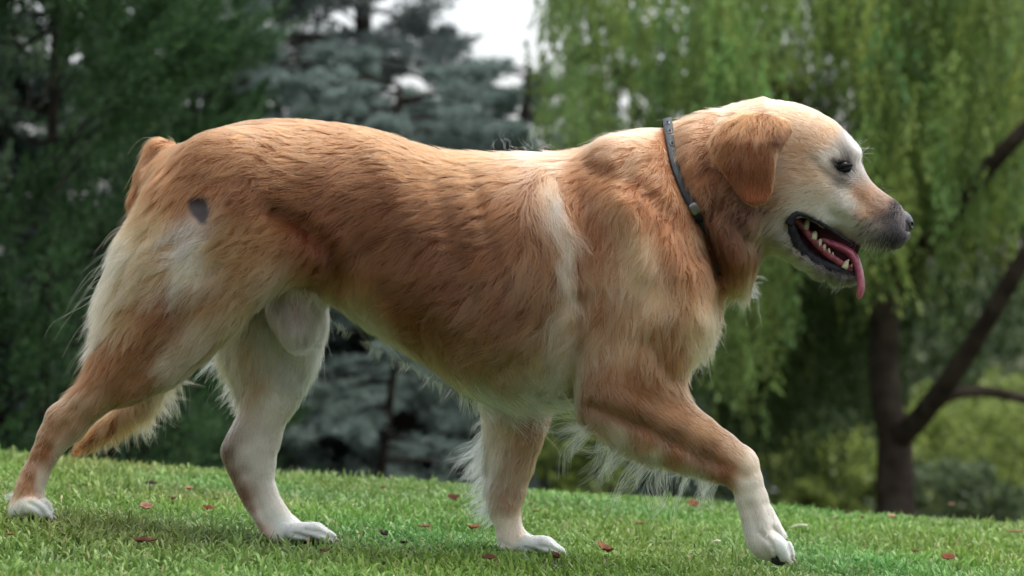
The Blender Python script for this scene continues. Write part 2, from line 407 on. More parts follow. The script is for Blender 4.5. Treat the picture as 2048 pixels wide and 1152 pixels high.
wood = []
for k, (X_, D, top, m_) in enumerate([(-3.6, 9.5, 3.0, m_jun), (-5.2, 12, 4.2, m_far), (-7.6, 15, 4.6, m_far), (5.6, 14, 4.2, m_far), (7.6, 13, 4.6, m_pine), (10.2, 18, 5.2, m_far), (-10.5, 19, 5.0, m_far)]):
    conifer('wood', '', X_, D, GZ, top - GZ, -1.3, 1.6, 60, m_, m_bark, 150 + k, up=.1, droop=.35, per=60, sub=8, spread=.10, leaf=(.045, .012), into=wood)
wo = 0; wf = []
for v_, q_ in wood: wf.append(q_ + wo); wo += len(v_)
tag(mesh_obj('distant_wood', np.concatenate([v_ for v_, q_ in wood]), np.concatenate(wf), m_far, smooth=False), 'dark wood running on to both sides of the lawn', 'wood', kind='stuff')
# the weeping tree on the right
DW = 11.0; yw = DW - CAMD
def PW(px, py, dy=0): return W(px, py, yw + dy)
wt = empty('weeping_tree', (XD(1790, DW), yw, GZ), 'large weeping tree with a forked dark trunk and hanging light green foliage on the right', 'tree')
def limb(pts, r0, r1, dys=None, seg=10):
    dys = dys or [0] * len(pts)
    p = spline([PW(a, b, c) for (a, b), c in zip(pts, dys)], 22); rr = np.linspace(r0, r1, 22); 
    p = p + np.stack([lattice_noise(p, 2.2, 61), lattice_noise(p, 2.2, 62), lattice_noise(p, 2.2, 63)], 1) * .025
    return tube(p, rr, seg)
parts = [limb([(1775, 1230), (1780, 1050), (1785, 930), (1790, 860)], .10, .078, seg=14), limb([(1788, 880), (1768, 760), (1768, 620), (1758, 450), (1740, 250), (1700, 0), (1660, -300)], .075, .04),
         limb([(1792, 880), (1845, 830), (1905, 750), (1975, 640), (2060, 490), (2200, 250)], .055, .03, [0, -.3, -.6, -.9, -1.2, -1.4]), limb([(1850, 826), (1900, 795), (1970, 790), (2080, 810), (2250, 850)], .030, .02, [-.3, -.4, -.4, -.4, -.3]),
         limb([(1768, 585), (1830, 520), (1930, 390), (2060, 250), (2300, 20), (2700, -420)], .06, .012, [0, -.4, -.8, -1.2, -1.5, -1.6]), limb([(1762, 500), (1650, 300), (1500, 60), (1350, -200)], .06, .02, [0, .3, .5, .8]),
         limb([(1745, 300), (1850, 100), (2000, -150)], .05, .02, [0, -.3, -.6]), limb([(1690, 400), (1610, 330), (1450, 220)], .025, .01, [-.3, -.5, -.7])]
v, f_ = merge(parts); mesh_obj('trunk', v, f_, m_bark2, wt)
r = np.random.default_rng(77); LVs = []; LVd = []; TONE = []
def hang(px, py, dy, n_str, length, sp, out, leaf=(.018, .0042), per=42):
    c = PW(px, py, dy); tone = math.exp(r.normal(0, .30)); hue = r.normal(0, .10)
    for _ in range(n_str):
        b = c + np.array([r.normal(0, sp), r.normal(0, sp * 1.2), r.normal(0, .06)]); L = length * r.uniform(.45, 1.1)
        n = int(per * L / .8) + 6; u = r.random(n); drift = r.normal(0, .10, 2)
        ax = np.stack([drift[0] * u * L + .02 * np.sin(u * 6 + b[0] * 9), drift[1] * u * L, -u * L + .12 * L * np.exp(-u * 9)], 1)
        side = unit(np.concatenate([r.normal(0, 1, (n, 2)), r.normal(-.5, .4, (n, 1))], 1))
        a = unit(side * .75 + np.array([0, 0, -.75])); cc = b + ax + a * leaf[0]
        out.append((cc, a, unit(np.cross(a, r.normal(0, 1, (n, 3)))), leaf[0] * r.uniform(.6, 1.3, n), leaf[1] * r.uniform(.7, 1.3, n)))
        if out is LVs: TONE.append(np.repeat([[tone * (1 + hue), tone, tone * (1 - hue)]], n * 4, 0))
# outer curtain in bunches; x, top y, length
for i in range(1150):
    px = r.uniform(1110, 2250); dy = r.uniform(-1.1, .5)
    lim = np.interp(px, [1110, 1200, 1330, 1450, 1600, 1720, 1850, 2000, 2250], [210, 330, 560, 700, 640, 480, 360, 400, 430])
    py = r.uniform(-260, lim)
    if px < 1400 and py < 240 and r.random() < .5: continue
    if lattice_noise(np.array([[px / 190., py / 260., dy * .6]]), 1.0, 71)[0] + .45 * r.normal() * .5 < -.02: continue
    hang(px, py, dy, 7, r.uniform(.25, .62), .050, LVs, leaf=(.020, .0058), per=48)
for i in range(250):                   # inside of the crown
    px = r.uniform(1330, 2250); dy = r.uniform(.4, 1.8); py = r.uniform(-250, 640 if px < 1700 else 560)
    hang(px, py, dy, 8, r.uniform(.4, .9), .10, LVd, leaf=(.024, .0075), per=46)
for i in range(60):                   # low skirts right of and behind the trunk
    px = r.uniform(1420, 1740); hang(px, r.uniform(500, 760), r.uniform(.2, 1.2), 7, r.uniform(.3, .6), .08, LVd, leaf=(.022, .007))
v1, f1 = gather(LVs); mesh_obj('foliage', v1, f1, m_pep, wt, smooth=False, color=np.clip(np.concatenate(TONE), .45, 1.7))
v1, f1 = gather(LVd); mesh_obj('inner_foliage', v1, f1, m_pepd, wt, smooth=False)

# bushes in the light beyond the trees
def bush(name, label, px, D, top_py, rad, n, leafm, seed, leaf=(.03, .016), cat='bush', group=None):
    r = np.random.default_rng(seed); y = D - CAMD; x = XD(px, D); top = ZD(top_py, D)
    root = empty(name, (x, y, GZ), label, cat, group); parts = []; LV = []; hh = top - GZ
    for i in range(9):
        th = r.uniform(0, 6.283); e = np.array([x + math.cos(th) * rad * .7, y + math.sin(th) * rad * .7, GZ + hh * r.uniform(.6, .95)])
        parts.append(tube(spline([(x, y, GZ - .05), ((x + e[0]) / 2 + .03, (y + e[1]) / 2, GZ + hh * .35), e], 8), np.linspace(.03, .006, 8), 6))
    for i in range(n):
        u = r.random(); th = r.uniform(0, 6.283); q = r.random() ** .45; prof = math.sin(min(u + .12, 1) * 2.6) ** .5 if u < .9 else .5
        p = np.array([x + math.cos(th) * rad * q * prof, y + math.sin(th) * rad * q * prof, GZ + .05 + hh * u])
        LV.append(plume(r, p, unit(r.normal(0, 1, 3) + [0, 0, .4]), .16 * rad / .8, 26, .08, leaf[0], leaf[1], acute=.3))
    v, f_ = merge(parts); mesh_obj('stem', v, f_, m_bark, root)
    v, f_ = gather(LV); mesh_obj('crown', v, f_, leafm, root, smooth=False)
bush('leafy_bush', 'bright yellow green bush in the light at the right edge', 1975, 17, 830, 1.0, 300, m_yel, 81)
bush('leafy_bush', 'yellow green bush at the far right behind the low limb', 2150, 19, 760, 1.1, 260, m_yel, 82)
bush('leafy_bush', 'light green bush just left of the forked trunk', 1655, 16, 900, .55, 260, m_yel, 83)
bush('leafy_bush', 'thin yellow flecked bush seen past the raised fore leg', 1500, 21, 790, 1.0, 300, m_shrub, 84)
bush('leafy_bush', 'yellow green bush seen between the two fore legs', 1165, 9.8, 800, .24, 150, m_yel, 85)
bush('leafy_bush', 'grey green bush at the foot of the weeping tree', 1900, 14, 960, .5, 200, m_shrub, 86)
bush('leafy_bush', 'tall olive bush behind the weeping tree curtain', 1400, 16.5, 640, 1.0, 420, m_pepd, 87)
bush('leafy_bush', 'tall olive bush closing the view right of the trunk', 1900, 23, 560, 1.7, 420, m_shrub, 88, leaf=(.05, .028))
bush('leafy_bush', 'pale olive thicket far behind the dog head', 1640, 25, 560, 2.0, 460, m_shrub, 89, leaf=(.05, .028))
bush('leafy_bush', 'small green bush seen under the belly gap on the left', 400, 13, 860, .4, 120, m_yel, 90)
def rock(label, px, D, py, sx, sy, sz, seed):
    c = W(px, py, D - CAMD)
    def fn(P):
        Q = (P - c) / [sx, sy, sz]; q = np.sqrt((Q ** 2).sum(1))
        return ((q - 1) * min(sx, sy, sz) + .05 * sz * 3 * lattice_noise(P, 6, seed)).astype(np.float32)
    v, f_, _, _ = sdf_mesh(fn, c - [sx * 1.5, sy * 1.5, sz * 1.7], c + [sx * 1.5, sy * 1.5, sz * 1.7], .05)
    tag(mesh_obj('boulder', v, f_, m_rock, loc=(c[0], c[1], c[2] - sz)), label, 'boulder')
m_rock = noisy('pale_stone', (.42, .42, .43), (.62, .62, .64), 4, rough=.9, bump=.5)
rock('long pale boulder beyond the crest beside the raised fore leg', 1555, 20, 985, .42, .3, .13, 1)
rock('small pale boulder beyond the crest left of the forked trunk', 1620, 21, 995, .30, .25, .10, 2)


# ================================================================== THE DOG
dog = empty('dog', (0, 0, 0.0), 'tan and cream retriever striding across the lawn with its mouth open', 'dog')

def X2(px, Y=0): return (px - 1024) / PPM * (CAMD + Y) / CAMD

prims = []      # (group, k, fn)
TRUNK, FARHIND, FARFORE, TAIL, EAR, SHEATH = range(6)

def slices(group, k, st, p=2.2, yc=0.0):
    st = np.array(st, float)
    xs = (st[:, 0] - 1024) / PPM; top = CZ + (576 - st[:, 1]) / PPM; bot = CZ + (576 - st[:, 2]) / PPM; hw = st[:, 3]
    def cr(x, v):    # smooth interpolation
        g = np.gradient(v, xs); i = np.clip(np.searchsorted(xs, x) - 1, 0, len(xs) - 2)
        h = xs[i + 1] - xs[i]; t = np.clip((x - xs[i]) / h, 0, 1)
        return (2 * t**3 - 3 * t**2 + 1) * v[i] + (t**3 - 2 * t**2 + t) * h * g[i] + (-2 * t**3 + 3 * t**2) * v[i + 1] + (t**3 - t**2) * h * g[i + 1]
    def fn(P):
        x = P[:, 0]; xc = np.clip(x, xs[0], xs[-1])
        a = cr(xc, top); b = cr(xc, bot); ww = np.maximum(cr(xc, hw), .004)
        c = (a + b) / 2; hh = np.maximum((a - b) / 2, .004)
        q = (np.abs((P[:, 2] - c) / hh) ** p + np.abs((P[:, 1] - yc) / ww) ** p) ** (1 / p)
        d = (q - 1) * np.minimum(hh, ww)
        ex = np.abs(x - xc)
        return np.where(ex > 0, np.sqrt(np.maximum(d, 0) ** 2 + ex ** 2) + np.minimum(d, 0) * 0, d).astype(np.float32)
    prims.append((group, k, fn))

def cones(group, k, secs, Y, shrink=0.0):
    """secs: (xL,yL,xR,yR,ry[,Yoverride]) silhouettes in picture units across the limb"""
    C = []
    for s in secs:
        yy = s[5] if len(s) > 5 else Y
        a = W(s[0], s[1], yy); b = W(s[2], s[3], yy)
        C.append((*((a + b) / 2), max(np.linalg.norm(a - b) / 2 - shrink / PPM, .004), s[4]))
    C = np.array(C)
    def fn(P):
        best = None
        for i in range(len(C) - 1):
            A, B = C[i], C[i + 1]
            d = (B - A)[[0, 2]]; L2 = (d ** 2).sum() + 1e-9
            t = np.clip(((P[:, 0] - A[0]) * d[0] + (P[:, 2] - A[2]) * d[1]) / L2, 0, 1)
            c = A[None, :] + t[:, None] * (B - A)[None, :]
            r = c[:, 3]; ry = c[:, 4]
            dx = P[:, 0] - c[:, 0]; dz = P[:, 2] - c[:, 2]; dy = (P[:, 1] - c[:, 1]) * r / ry
            q = np.sqrt(dx * dx + dz * dz + dy * dy) / r
            f = (q - 1) * np.minimum(r, ry)
            best = f if best is None else smin(best, f, 0.006)
        return best.astype(np.float32)
    prims.append((group, k, fn))

def ball(group, k, px, py, Y, rx, ry, rz, rot=0):
    c = W(px, py, Y); ca, sa = math.cos(R(rot)), math.sin(R(rot))
    def fn(P):
        x = P[:, 0] - c[0]; z = P[:, 2] - c[2]
        u = x * ca - z * sa; v = x * sa + z * ca
        q = np.sqrt((u / rx) ** 2 + ((P[:, 1] - c[1]) / ry) ** 2 + (v / rz) ** 2)
        return ((q - 1) * min(rx, ry, rz)).astype(np.float32)
    prims.append((group, k, fn))

# trunk
slices(TRUNK, 0, [(296, 345, 440, .03), (320, 318, 520, .065), (380, 284, 560, .095), (450, 256, 575, .112), (550, 241, 580, .118), (650, 246, 598, .12),
                  (750, 262, 655, .126), (850, 296, 712, .136), (900, 310, 748, .141), (950, 311, 774, .146), (1050, 309, 800, .15), (1150, 306, 800, .146),
                  (1230, 284, 785, .135), (1320, 285, 755, .115), (1380, 350, 720, .088), (1415, 460, 690, .06), (1432, 560, 645, .03)])
# near hind leg
cones(TRUNK, .03, [(330, 350, 560, 400, .05), (262, 450, 590, 500, .058), (222, 555, 520, 560, .056), (205, 630, 455, 625, .048), (192, 690, 392, 694, .04), (176, 728, 318, 758, .033),
                    (147, 780, 212, 830, .025), (98, 816, 165, 874, .0215), (79, 857, 139, 898, .0195), (62, 900, 118, 922, .018), (43, 944, 101, 954, .0185), (31, 975, 92, 982, .020), (24, 1006, 90, 1010, .022)], -.088, 4)
# far hind leg
cones(FARHIND, .03, [(430, 480, 640, 480, .05), (432, 560, 650, 560, .055), (436, 640, 650, 640, .05), (452, 700, 638, 700, .042), (474, 745, 622, 749, .034), (482, 795, 598, 795, .028), (483, 825, 574, 836, .023),
                     (462, 872, 564, 866, .021), (443, 908, 554, 902, .022), (456, 937, 551, 930, .021), (469, 968, 549, 965, .019), (483, 996, 558, 992, .018), (503, 1028, 574, 1022, .019), (518, 1060, 598, 1050, .022)], .085, 4)
# far fore leg
cones(FARFORE, .03, [(940, 700, 1130, 700, .05), (960, 780, 1118, 780, .045), (968, 836, 1100, 834, .036), (972, 880, 1086, 874, .030), (974, 930, 1070, 918, .026), (972, 980, 1052, 984, .024),
                     (976, 1014, 1043, 1010, .024), (984, 1042, 1043, 1036, .021), (992, 1073, 1050, 1063, .022), (998, 1092, 1058, 1084, .024)], .085, 4)
# near fore leg: shoulder, upper arm, forearm, pastern
cones(TRUNK, .035, [(1180, 330, 1300, 350, .03, -.078), (1165, 450, 1370, 470, .05, -.09), (1155, 560, 1412, 560, .05, -.095), (1150, 650, 1405, 640, .048, -.1), (1150, 725, 1370, 720, .044, -.102), (1152, 790, 1325, 772, .04, -.102)], -.1)
cones(TRUNK, .02, [(1160, 790, 1325, 765, .038), (1205, 862, 1367, 799, .034), (1262, 890, 1400, 824, .030), (1336, 925, 1432, 845, .027), (1402, 952, 1462, 866, .025), (1448, 966, 1506, 902, .0235), (1463, 980, 1521, 942, .0225),
                   (1471, 1006, 1536, 990, .021), (1480, 1036, 1550, 1024, .0215), (1486, 1062, 1562, 1050, .024), (1497, 1088, 1578, 1080, .026)], -.1, 4)
# neck
slices(TRUNK, .03, [(1215, 300, 640, .09), (1270, 282, 640, .1), (1320, 264, 620, .1), (1360, 246, 600, .094), (1400, 230, 582, .093), (1440, 222, 582, .093), (1470, 216, 584, .09), (1492, 212, 574, .086), (1508, 210, 540, .08), (1524, 208, 502, .074)], p=2.2)
# head above the mouth
slices(TRUNK, .02, [(1470, 232, 500, .06), (1500, 216, 505, .07), (1540, 203, 500, .076), (1572, 205, 478, .075), (1592, 209, 440, .073), (1640, 228, 446, .067), (1680, 256, 470, .058),
                    (1700, 285, 484, .052), (1715, 322, 492, .047), (1735, 357, 495, .0445), (1765, 386, 497, .043), (1788, 402, 493, .036), (1802, 418, 486, .026), (1811, 442, 472, .018)], p=2.3)
ball(TRUNK, .02, 1600, 400, -.045, .06, .03, .05)          # cheek
ball(TRUNK, .02, 1600, 400, .045, .06, .03, .05)
for s in (-1, 1):
    ball(TRUNK, .012, 1700, 303, s * .030, .014, .014, .010, 30)       # brow
    ball(TRUNK, .012, 1770, 462, s * .024, .032, .020, .020, 12)       # upper lip
    ball(TRUNK, .02, 1655, 400, s * .04, .04, .02, .014, 30)           # cheekbone
# lower jaw
cones(TRUNK, .014, [(1545, 430, 1528, 494, .055), (1560, 462, 1553, 500, .05), (1584, 492, 1578, 515, .045), (1610, 508, 1602, 533, .04), (1640, 524, 1634, 553, .034), (1675, 537, 1671, 564, .029), (1698, 543, 1696, 564, .024)], 0)
# tail
cones(TAIL, .02, [(294, 300, 352, 318, .024), (280, 350, 335, 360, .024), (266, 400, 312, 408, .022), (262, 460, 304, 465, .019), (280, 540, 318, 540, .017), (305, 640, 345, 640, .016), (305, 735, 345, 745, .014), (255, 795, 285, 825, .012), (205, 842, 225, 868, .01), (160, 885, 172, 898, .006)], .04)
# sheath
cones(SHEATH, .02, [(532, 555, 648, 555, .034), (538, 610, 642, 606, .032), (560, 655, 625, 650, .024)], -.005)

def paw(group, heel, ankle, tip, Y, r=.0118, wide=.0112, tilt=0.0):
    """a pad-like core and four arched toes"""
    cones(group, .014, [(heel[0] - 14, heel[1], heel[0] + 14, heel[1], .016), (ankle[0] - 18, ankle[1], ankle[0] + 18, ankle[1], .021)], Y)
    for s, inner in ((-2.1, .84), (-.75, 1.0), (.75, 1.0), (2.1, .84)):
        yy = Y + s * wide; rr = r * PPM
        bx, by = ankle; tx = bx + (tip[0] - bx) * inner; ty = by + (tip[1] - by) * inner
        mx = bx + (tx - bx) * .62; my = by + (ty - by) * .5 - (1 - tilt) * rr * .28
        def ring(x, y, q): return (x - rr * q, y, x + rr * q, y, r * q * .92)
        cones(group, .0025, [ring(bx, by, 1.1), ring(mx, my, 1.02), ring(tx, ty, .78)], yy)
paw(TRUNK, (42, 1020), (60, 1010), (98, 1030), -.088)
paw(FARHIND, (545, 1072), (588, 1062), (660, 1076), .085)
paw(FARFORE, (1012, 1096), (1050, 1088), (1118, 1106), .085)
paw(TRUNK, (1512, 1084), (1545, 1084), (1574, 1112), -.1, .0145, .0105, 1)

# ears: a folded flap hanging beside the head
EAROUT = np.array([(1408, 293), (1418, 266), (1442, 238), (1480, 220), (1520, 214), (1556, 224), (1584, 240), (1587, 262), (1568, 288), (1555, 310), (1551, 345), (1547, 388), (1536, 410), (1510, 420), (1484, 412),
                   (1463, 386), (1444, 352), (1422, 322)], float)
def ear_fn(side):
    Yc = side * .085
    poly = np.array([W(a, b, Yc)[[0, 2]] for a, b in EAROUT])
    def fn(P):
        x, z = P[:, 0], P[:, 2]; n = len(poly); d2 = np.full(len(P), 1e9); ins = np.zeros(len(P), bool)
        box = (x > poly[:, 0].min() - .04) & (x < poly[:, 0].max() + .04) & (z > poly[:, 1].min() - .04) & (z < poly[:, 1].max() + .04) & (P[:, 1] * side > .02) & (P[:, 1] * side < .16)
        out = np.full(len(P), .05, np.float32)
        if not box.any(): return out
        x = x[box]; z = z[box]; y = P[box, 1] * side; d2 = np.full(len(x), 1e9); ins = np.zeros(len(x), bool)
        for i in range(n):
            a = poly[i]; b = poly[(i + 1) % n]; e = b - a
            t = np.clip(((x - a[0]) * e[0] + (z - a[1]) * e[1]) / (e @ e), 0, 1)
            d2 = np.minimum(d2, (x - a[0] - t * e[0]) ** 2 + (z - a[1] - t * e[1]) ** 2)
            cr = (a[1] > z) != (b[1] > z)
            ins ^= cr & (x < (b[0] - a[0]) * (z - a[1]) / (b[1] - a[1] + 1e-12) + a[0])
        d = np.sqrt(d2) * np.where(ins, -1, 1)
        ztop = poly[:, 1].max(); zz = (ztop - z) / (ztop - poly[:, 1].min())
        # the flap leaves the skull at the top, bows out over the fold and hangs slightly outwards
        yc = .070 + .036 * np.clip(zz / .35, 0, 1) ** .7 + .004 * np.sin(zz * 5) - .008 * np.clip((zz - .6) / .4, 0, 1)
        xr = (x - poly[:, 0].min()) / (poly[:, 0].max() - poly[:, 0].min())
        yc = yc + .006 * np.sin(xr * 3.1) - .012 * np.clip((xr - .75) / .25, 0, 1)
        th = .0045 + .004 * np.clip(1 - zz / .4, 0, 1)
        dy = np.abs(y - yc) - th
        k = .006; aa, bb = d + th, dy
        f = -smin(-aa, -bb, k)
        out[box] = f
        return out
    return fn
prims.append((EAR, .004, ear_fn(-1))); prims.append((EAR, .004, ear_fn(1)))

MOUTH = np.array([(1577, 448), (1588, 432), (1612, 430), (1640, 446), (1680, 472), (1724, 498), (1726, 548), (1690, 542), (1660, 535), (1630, 522), (1603, 500), (1586, 474)], float)
def poly_dist(q, poly):
    d2 = np.full(len(q), 1e9); ins = np.zeros(len(q), bool); x, z = q.T
    for i in range(len(poly)):
        a = poly[i]; b = poly[(i + 1) % len(poly)]; e = b - a; t = np.clip(((q - a) @ e) / (e @ e), 0, 1)
        d2 = np.minimum(d2, ((q - a - t[:, None] * e) ** 2).sum(1)); cr = (a[1] > z) != (b[1] > z)
        ins ^= cr & (x < (b[0] - a[0]) * (z - a[1]) / (b[1] - a[1] + 1e-12) + a[0])
    return np.sqrt(d2) * np.where(ins, -1, 1)
RELIEF = [([(1165, 400), (1172, 520), (1165, 600)], 24, .005), ([(1165, 600), (1160, 660), (1150, 740), (1145, 800)], 18, .005),      # behind the shoulder
          ([(1185, 335), (1280, 380), (1345, 440), (1385, 520)], 20, .006),                     # between neck and shoulder blade
          ([(1230, 400), (1300, 500), (1330, 620)], 45, -.006),
          ([(1340, 235), (1350, 330), (1375, 400), (1410, 470), (1440, 545)], 20, .010), ([(1395, 440), (1418, 490), (1438, 550)], 12, .014), ([(1345, 500), (1380, 560), (1395, 640)], 30, -.006), ([(1455, 440), (1470, 520)], 22, -.006),         # where the collar sits
          ([(1440, 420), (1485, 470), (1515, 500)], 18, .006),
          ([(545, 425), (610, 452), (660, 500), (680, 570)], 20, .012),                          # flank fold
          ([(640, 560), (590, 590), (520, 640)], 26, .004),
          ([(600, 330), (520, 380), (440, 430)], 40, -.004),
          ([(300, 620), (240, 720), (180, 800)], 24, -.004), ([(410, 600), (330, 690), (250, 770), (190, 860)], 18, .003),
          ([(145, 870), (110, 930), (80, 985)], 8, .0025),
          ([(1180, 812), (1280, 850), (1370, 895), (1440, 930)], 12, .005), ([(1240, 800), (1400, 870)], 20, -.003),
          ([(1345, 760), (1320, 730), (1300, 690)], 18, .004),
          ([(800, 560), (900, 640), (1040, 700)], 40, -.004), ([(860, 700), (960, 760), (1100, 770)], 25, -.003),
          ([(1625, 320), (1650, 345), (1690, 372)], 9, .003), ([(1720, 400), (1700, 440), (1660, 425)], 12, .0025)]
RELIEF += [([(397, 412), (400, 430)], 16, .004), ([(540, 262), (500, 320), (470, 380)], 28, -.004), ([(770, 330), (830, 470), (900, 640)], 30, -.0035), ([(700, 330), (690, 420), (710, 500)], 45, .006), ([(860, 350), (900, 470), (950, 600)], 18, .0022), ([(940, 350), (980, 480), (1020, 590)], 16, .0022), ([(1225, 335), (1262, 430), (1290, 540)], 24, -.006), ([(1130, 600), (1060, 690), (960, 760)], 18, .003), ([(500, 800), (480, 850), (462, 895)], 9, -.002, (FARHIND,)), ([(530, 800), (508, 850), (492, 890)], 9, .0035, (FARHIND,)), ([(490, 940), (510, 990), (530, 1040)], 8, .003, (FARHIND,)), ([(525, 900), (520, 940)], 14, -.003, (FARHIND,)),
           ([(560, 700), (600, 760)], 18, .003, (FARHIND,)), ([(1020, 860), (1015, 930), (1008, 980)], 10, .003, (FARFORE,)), ([(1008, 1010), (1012, 1020)], 16, -.003, (FARFORE,)), ([(1022, 1040), (1030, 1075)], 9, .002, (FARFORE,)),
           ([(1078, 1092), (1100, 1096), (1126, 1110)], 3.6, .0046, (FARFORE,)), ([(1050, 1096), (1078, 1102), (1104, 1115)], 3.6, .0046, (FARFORE,)), ([(612, 1061), (640, 1065), (666, 1077)], 3.6, .0046, (FARHIND,)), ([(590, 1068), (618, 1074), (642, 1086)], 3.6, .0046, (FARHIND,)),
           ([(58, 1006), (78, 1016), (96, 1040)], 3.6, .0046), ([(78, 1000), (94, 1010), (108, 1034)], 3.4, .0042), ([(1548, 1056), (1572, 1082), (1584, 1118)], 3.6, .0046), ([(1522, 1066), (1544, 1088), (1556, 1116)], 3.6, .0044), ([(1000, 1085), (1030, 1100)], 5, .002, (FARFORE,)),
           ([(130, 850), (100, 900)], 8, .003), ([(150, 800), (120, 840)], 8, -.002), ([(125, 870), (110, 890)], 10, -.002), ([(150, 820), (190, 780)], 8, .003),
           ([(1490, 900), (1500, 930)], 12, -.002), ([(1500, 1010), (1515, 1060)], 9, .003), ([(1535, 1010), (1552, 1070)], 7, .0025), ([(1470, 940), (1490, 955)], 10, .003)]
RELIEF = [(np.array(e[0], float), e[1], e[2], e[3] if len(e) > 3 else (TRUNK,)) for e in RELIEF]
def to_px(P, gid=None):
    """design-drawing coordinates of a point of the dog; the two flanks share one drawing, the far legs and tail have their own"""
    y = -np.abs(P[:, 1]) if gid is None else np.where(np.isin(gid, (FARHIND, FARFORE, TAIL)), P[:, 1], -np.abs(P[:, 1]))
    k = PPM * CAMD / (CAMD + y)
    return np.stack([1024 + P[:, 0] * k, 576 - (P[:, 2] - CZ) * k], 1)
def body_sdf(P, want_group=False):
    f = None; best = None; gid = None
    for g, k, fn in prims:
        v = fn(P)
        if f is None: f = v; best = v.copy(); gid = np.full(len(P), g)
        else:
            f = smin(f, v, k); m = v < best; best = np.where(m, v, best); gid[m] = g
    # folds (positive) and ridges (negative) of muscle and coat: a soft line in side view, on both flanks
    px = to_px(P, gid); ay = np.clip((np.abs(P[:, 1]) - .015) / .04, 0, 1)
    for pts, wd, am, gs in RELIEF:
        d2 = np.full(len(P), 1e9)
        m = (px[:, 0] > pts[:, 0].min() - 3 * wd) & (px[:, 0] < pts[:, 0].max() + 3 * wd) & (np.abs(f) < .03)
        if not m.any(): continue
        q = px[m]; d = np.full(len(q), 1e9)
        for i in range(len(pts) - 1):
            e = pts[i + 1] - pts[i]; tt = np.clip(((q - pts[i]) @ e) / (e @ e), 0, 1)
            d = np.minimum(d, ((q - pts[i] - tt[:, None] * e) ** 2).sum(1))
        f[m] += (am * np.exp(-d / wd ** 2) * ay[m] * np.isin(gid[m], gs)).astype(np.float32)
    m = (px[:, 0] > 1560) & (px[:, 0] < 1740) & (px[:, 1] > 415) & (px[:, 1] < 565)
    if m.any():
        dd = poly_dist(px[m], MOUTH) / PPM; f[m] = -smin(-f[m], dd, .006)
    # eye sockets and a gentle waist where the collar sits
    for s in (-1, 1):
        c = W(1687, 336, -.055); c[1] = s * .060
        q = np.sqrt(((P[:, 0] - c[0]) / .0125) ** 2 + ((P[:, 1] - c[1]) / .018) ** 2 + ((P[:, 2] - c[2]) / .0068) ** 2)
        f = -smin(-f, (q - 1) * .0068, .004)
    return (f, gid) if want_group else f

BV = .0028
V, F, GRID, GLO = sdf_mesh(body_sdf, (-.75, -.185, -.06), (.60, .185, .68), BV, True)

def grid_sample(P):
    """distance to the skin and its gradient direction, from the stored grid"""
    Q = (P - GLO) / BV; mx = np.array(GRID.shape) - 2
    Q = np.clip(Q, 0, mx - .001); i = Q.astype(int); f = Q - i
    c = {}
    for a in (0, 1):
        for b in (0, 1):
            for d in (0, 1): c[a, b, d] = GRID[i[:, 0] + a, i[:, 1] + b, i[:, 2] + d]
    x, y, z = f.T
    def L(a, b, t): return a + (b - a) * t
    v = L(L(L(c[0,0,0], c[1,0,0], x), L(c[0,1,0], c[1,1,0], x), y), L(L(c[0,0,1], c[1,0,1], x), L(c[0,1,1], c[1,1,1], x), y), z)
    gx = L(L(c[1,0,0] - c[0,0,0], c[1,1,0] - c[0,1,0], y), L(c[1,0,1] - c[0,0,1], c[1,1,1] - c[0,1,1], y), z)
    gy = L(L(c[0,1,0] - c[0,0,0], c[1,1,0] - c[1,0,0], x), L(c[0,1,1] - c[0,0,1], c[1,1,1] - c[1,0,1], x), z)
    gz = L(L(c[0,0,1] - c[0,0,0], c[1,0,1] - c[1,0,0], x), L(c[0,1,1] - c[0,1,0], c[1,1,1] - c[1,1,0], x), y)
    g = np.stack([gx, gy, gz], 1); n = np.linalg.norm(g, axis=1)[:, None] + 1e-9
    return v / (n[:, 0] / BV).clip(.3, 3), g / n

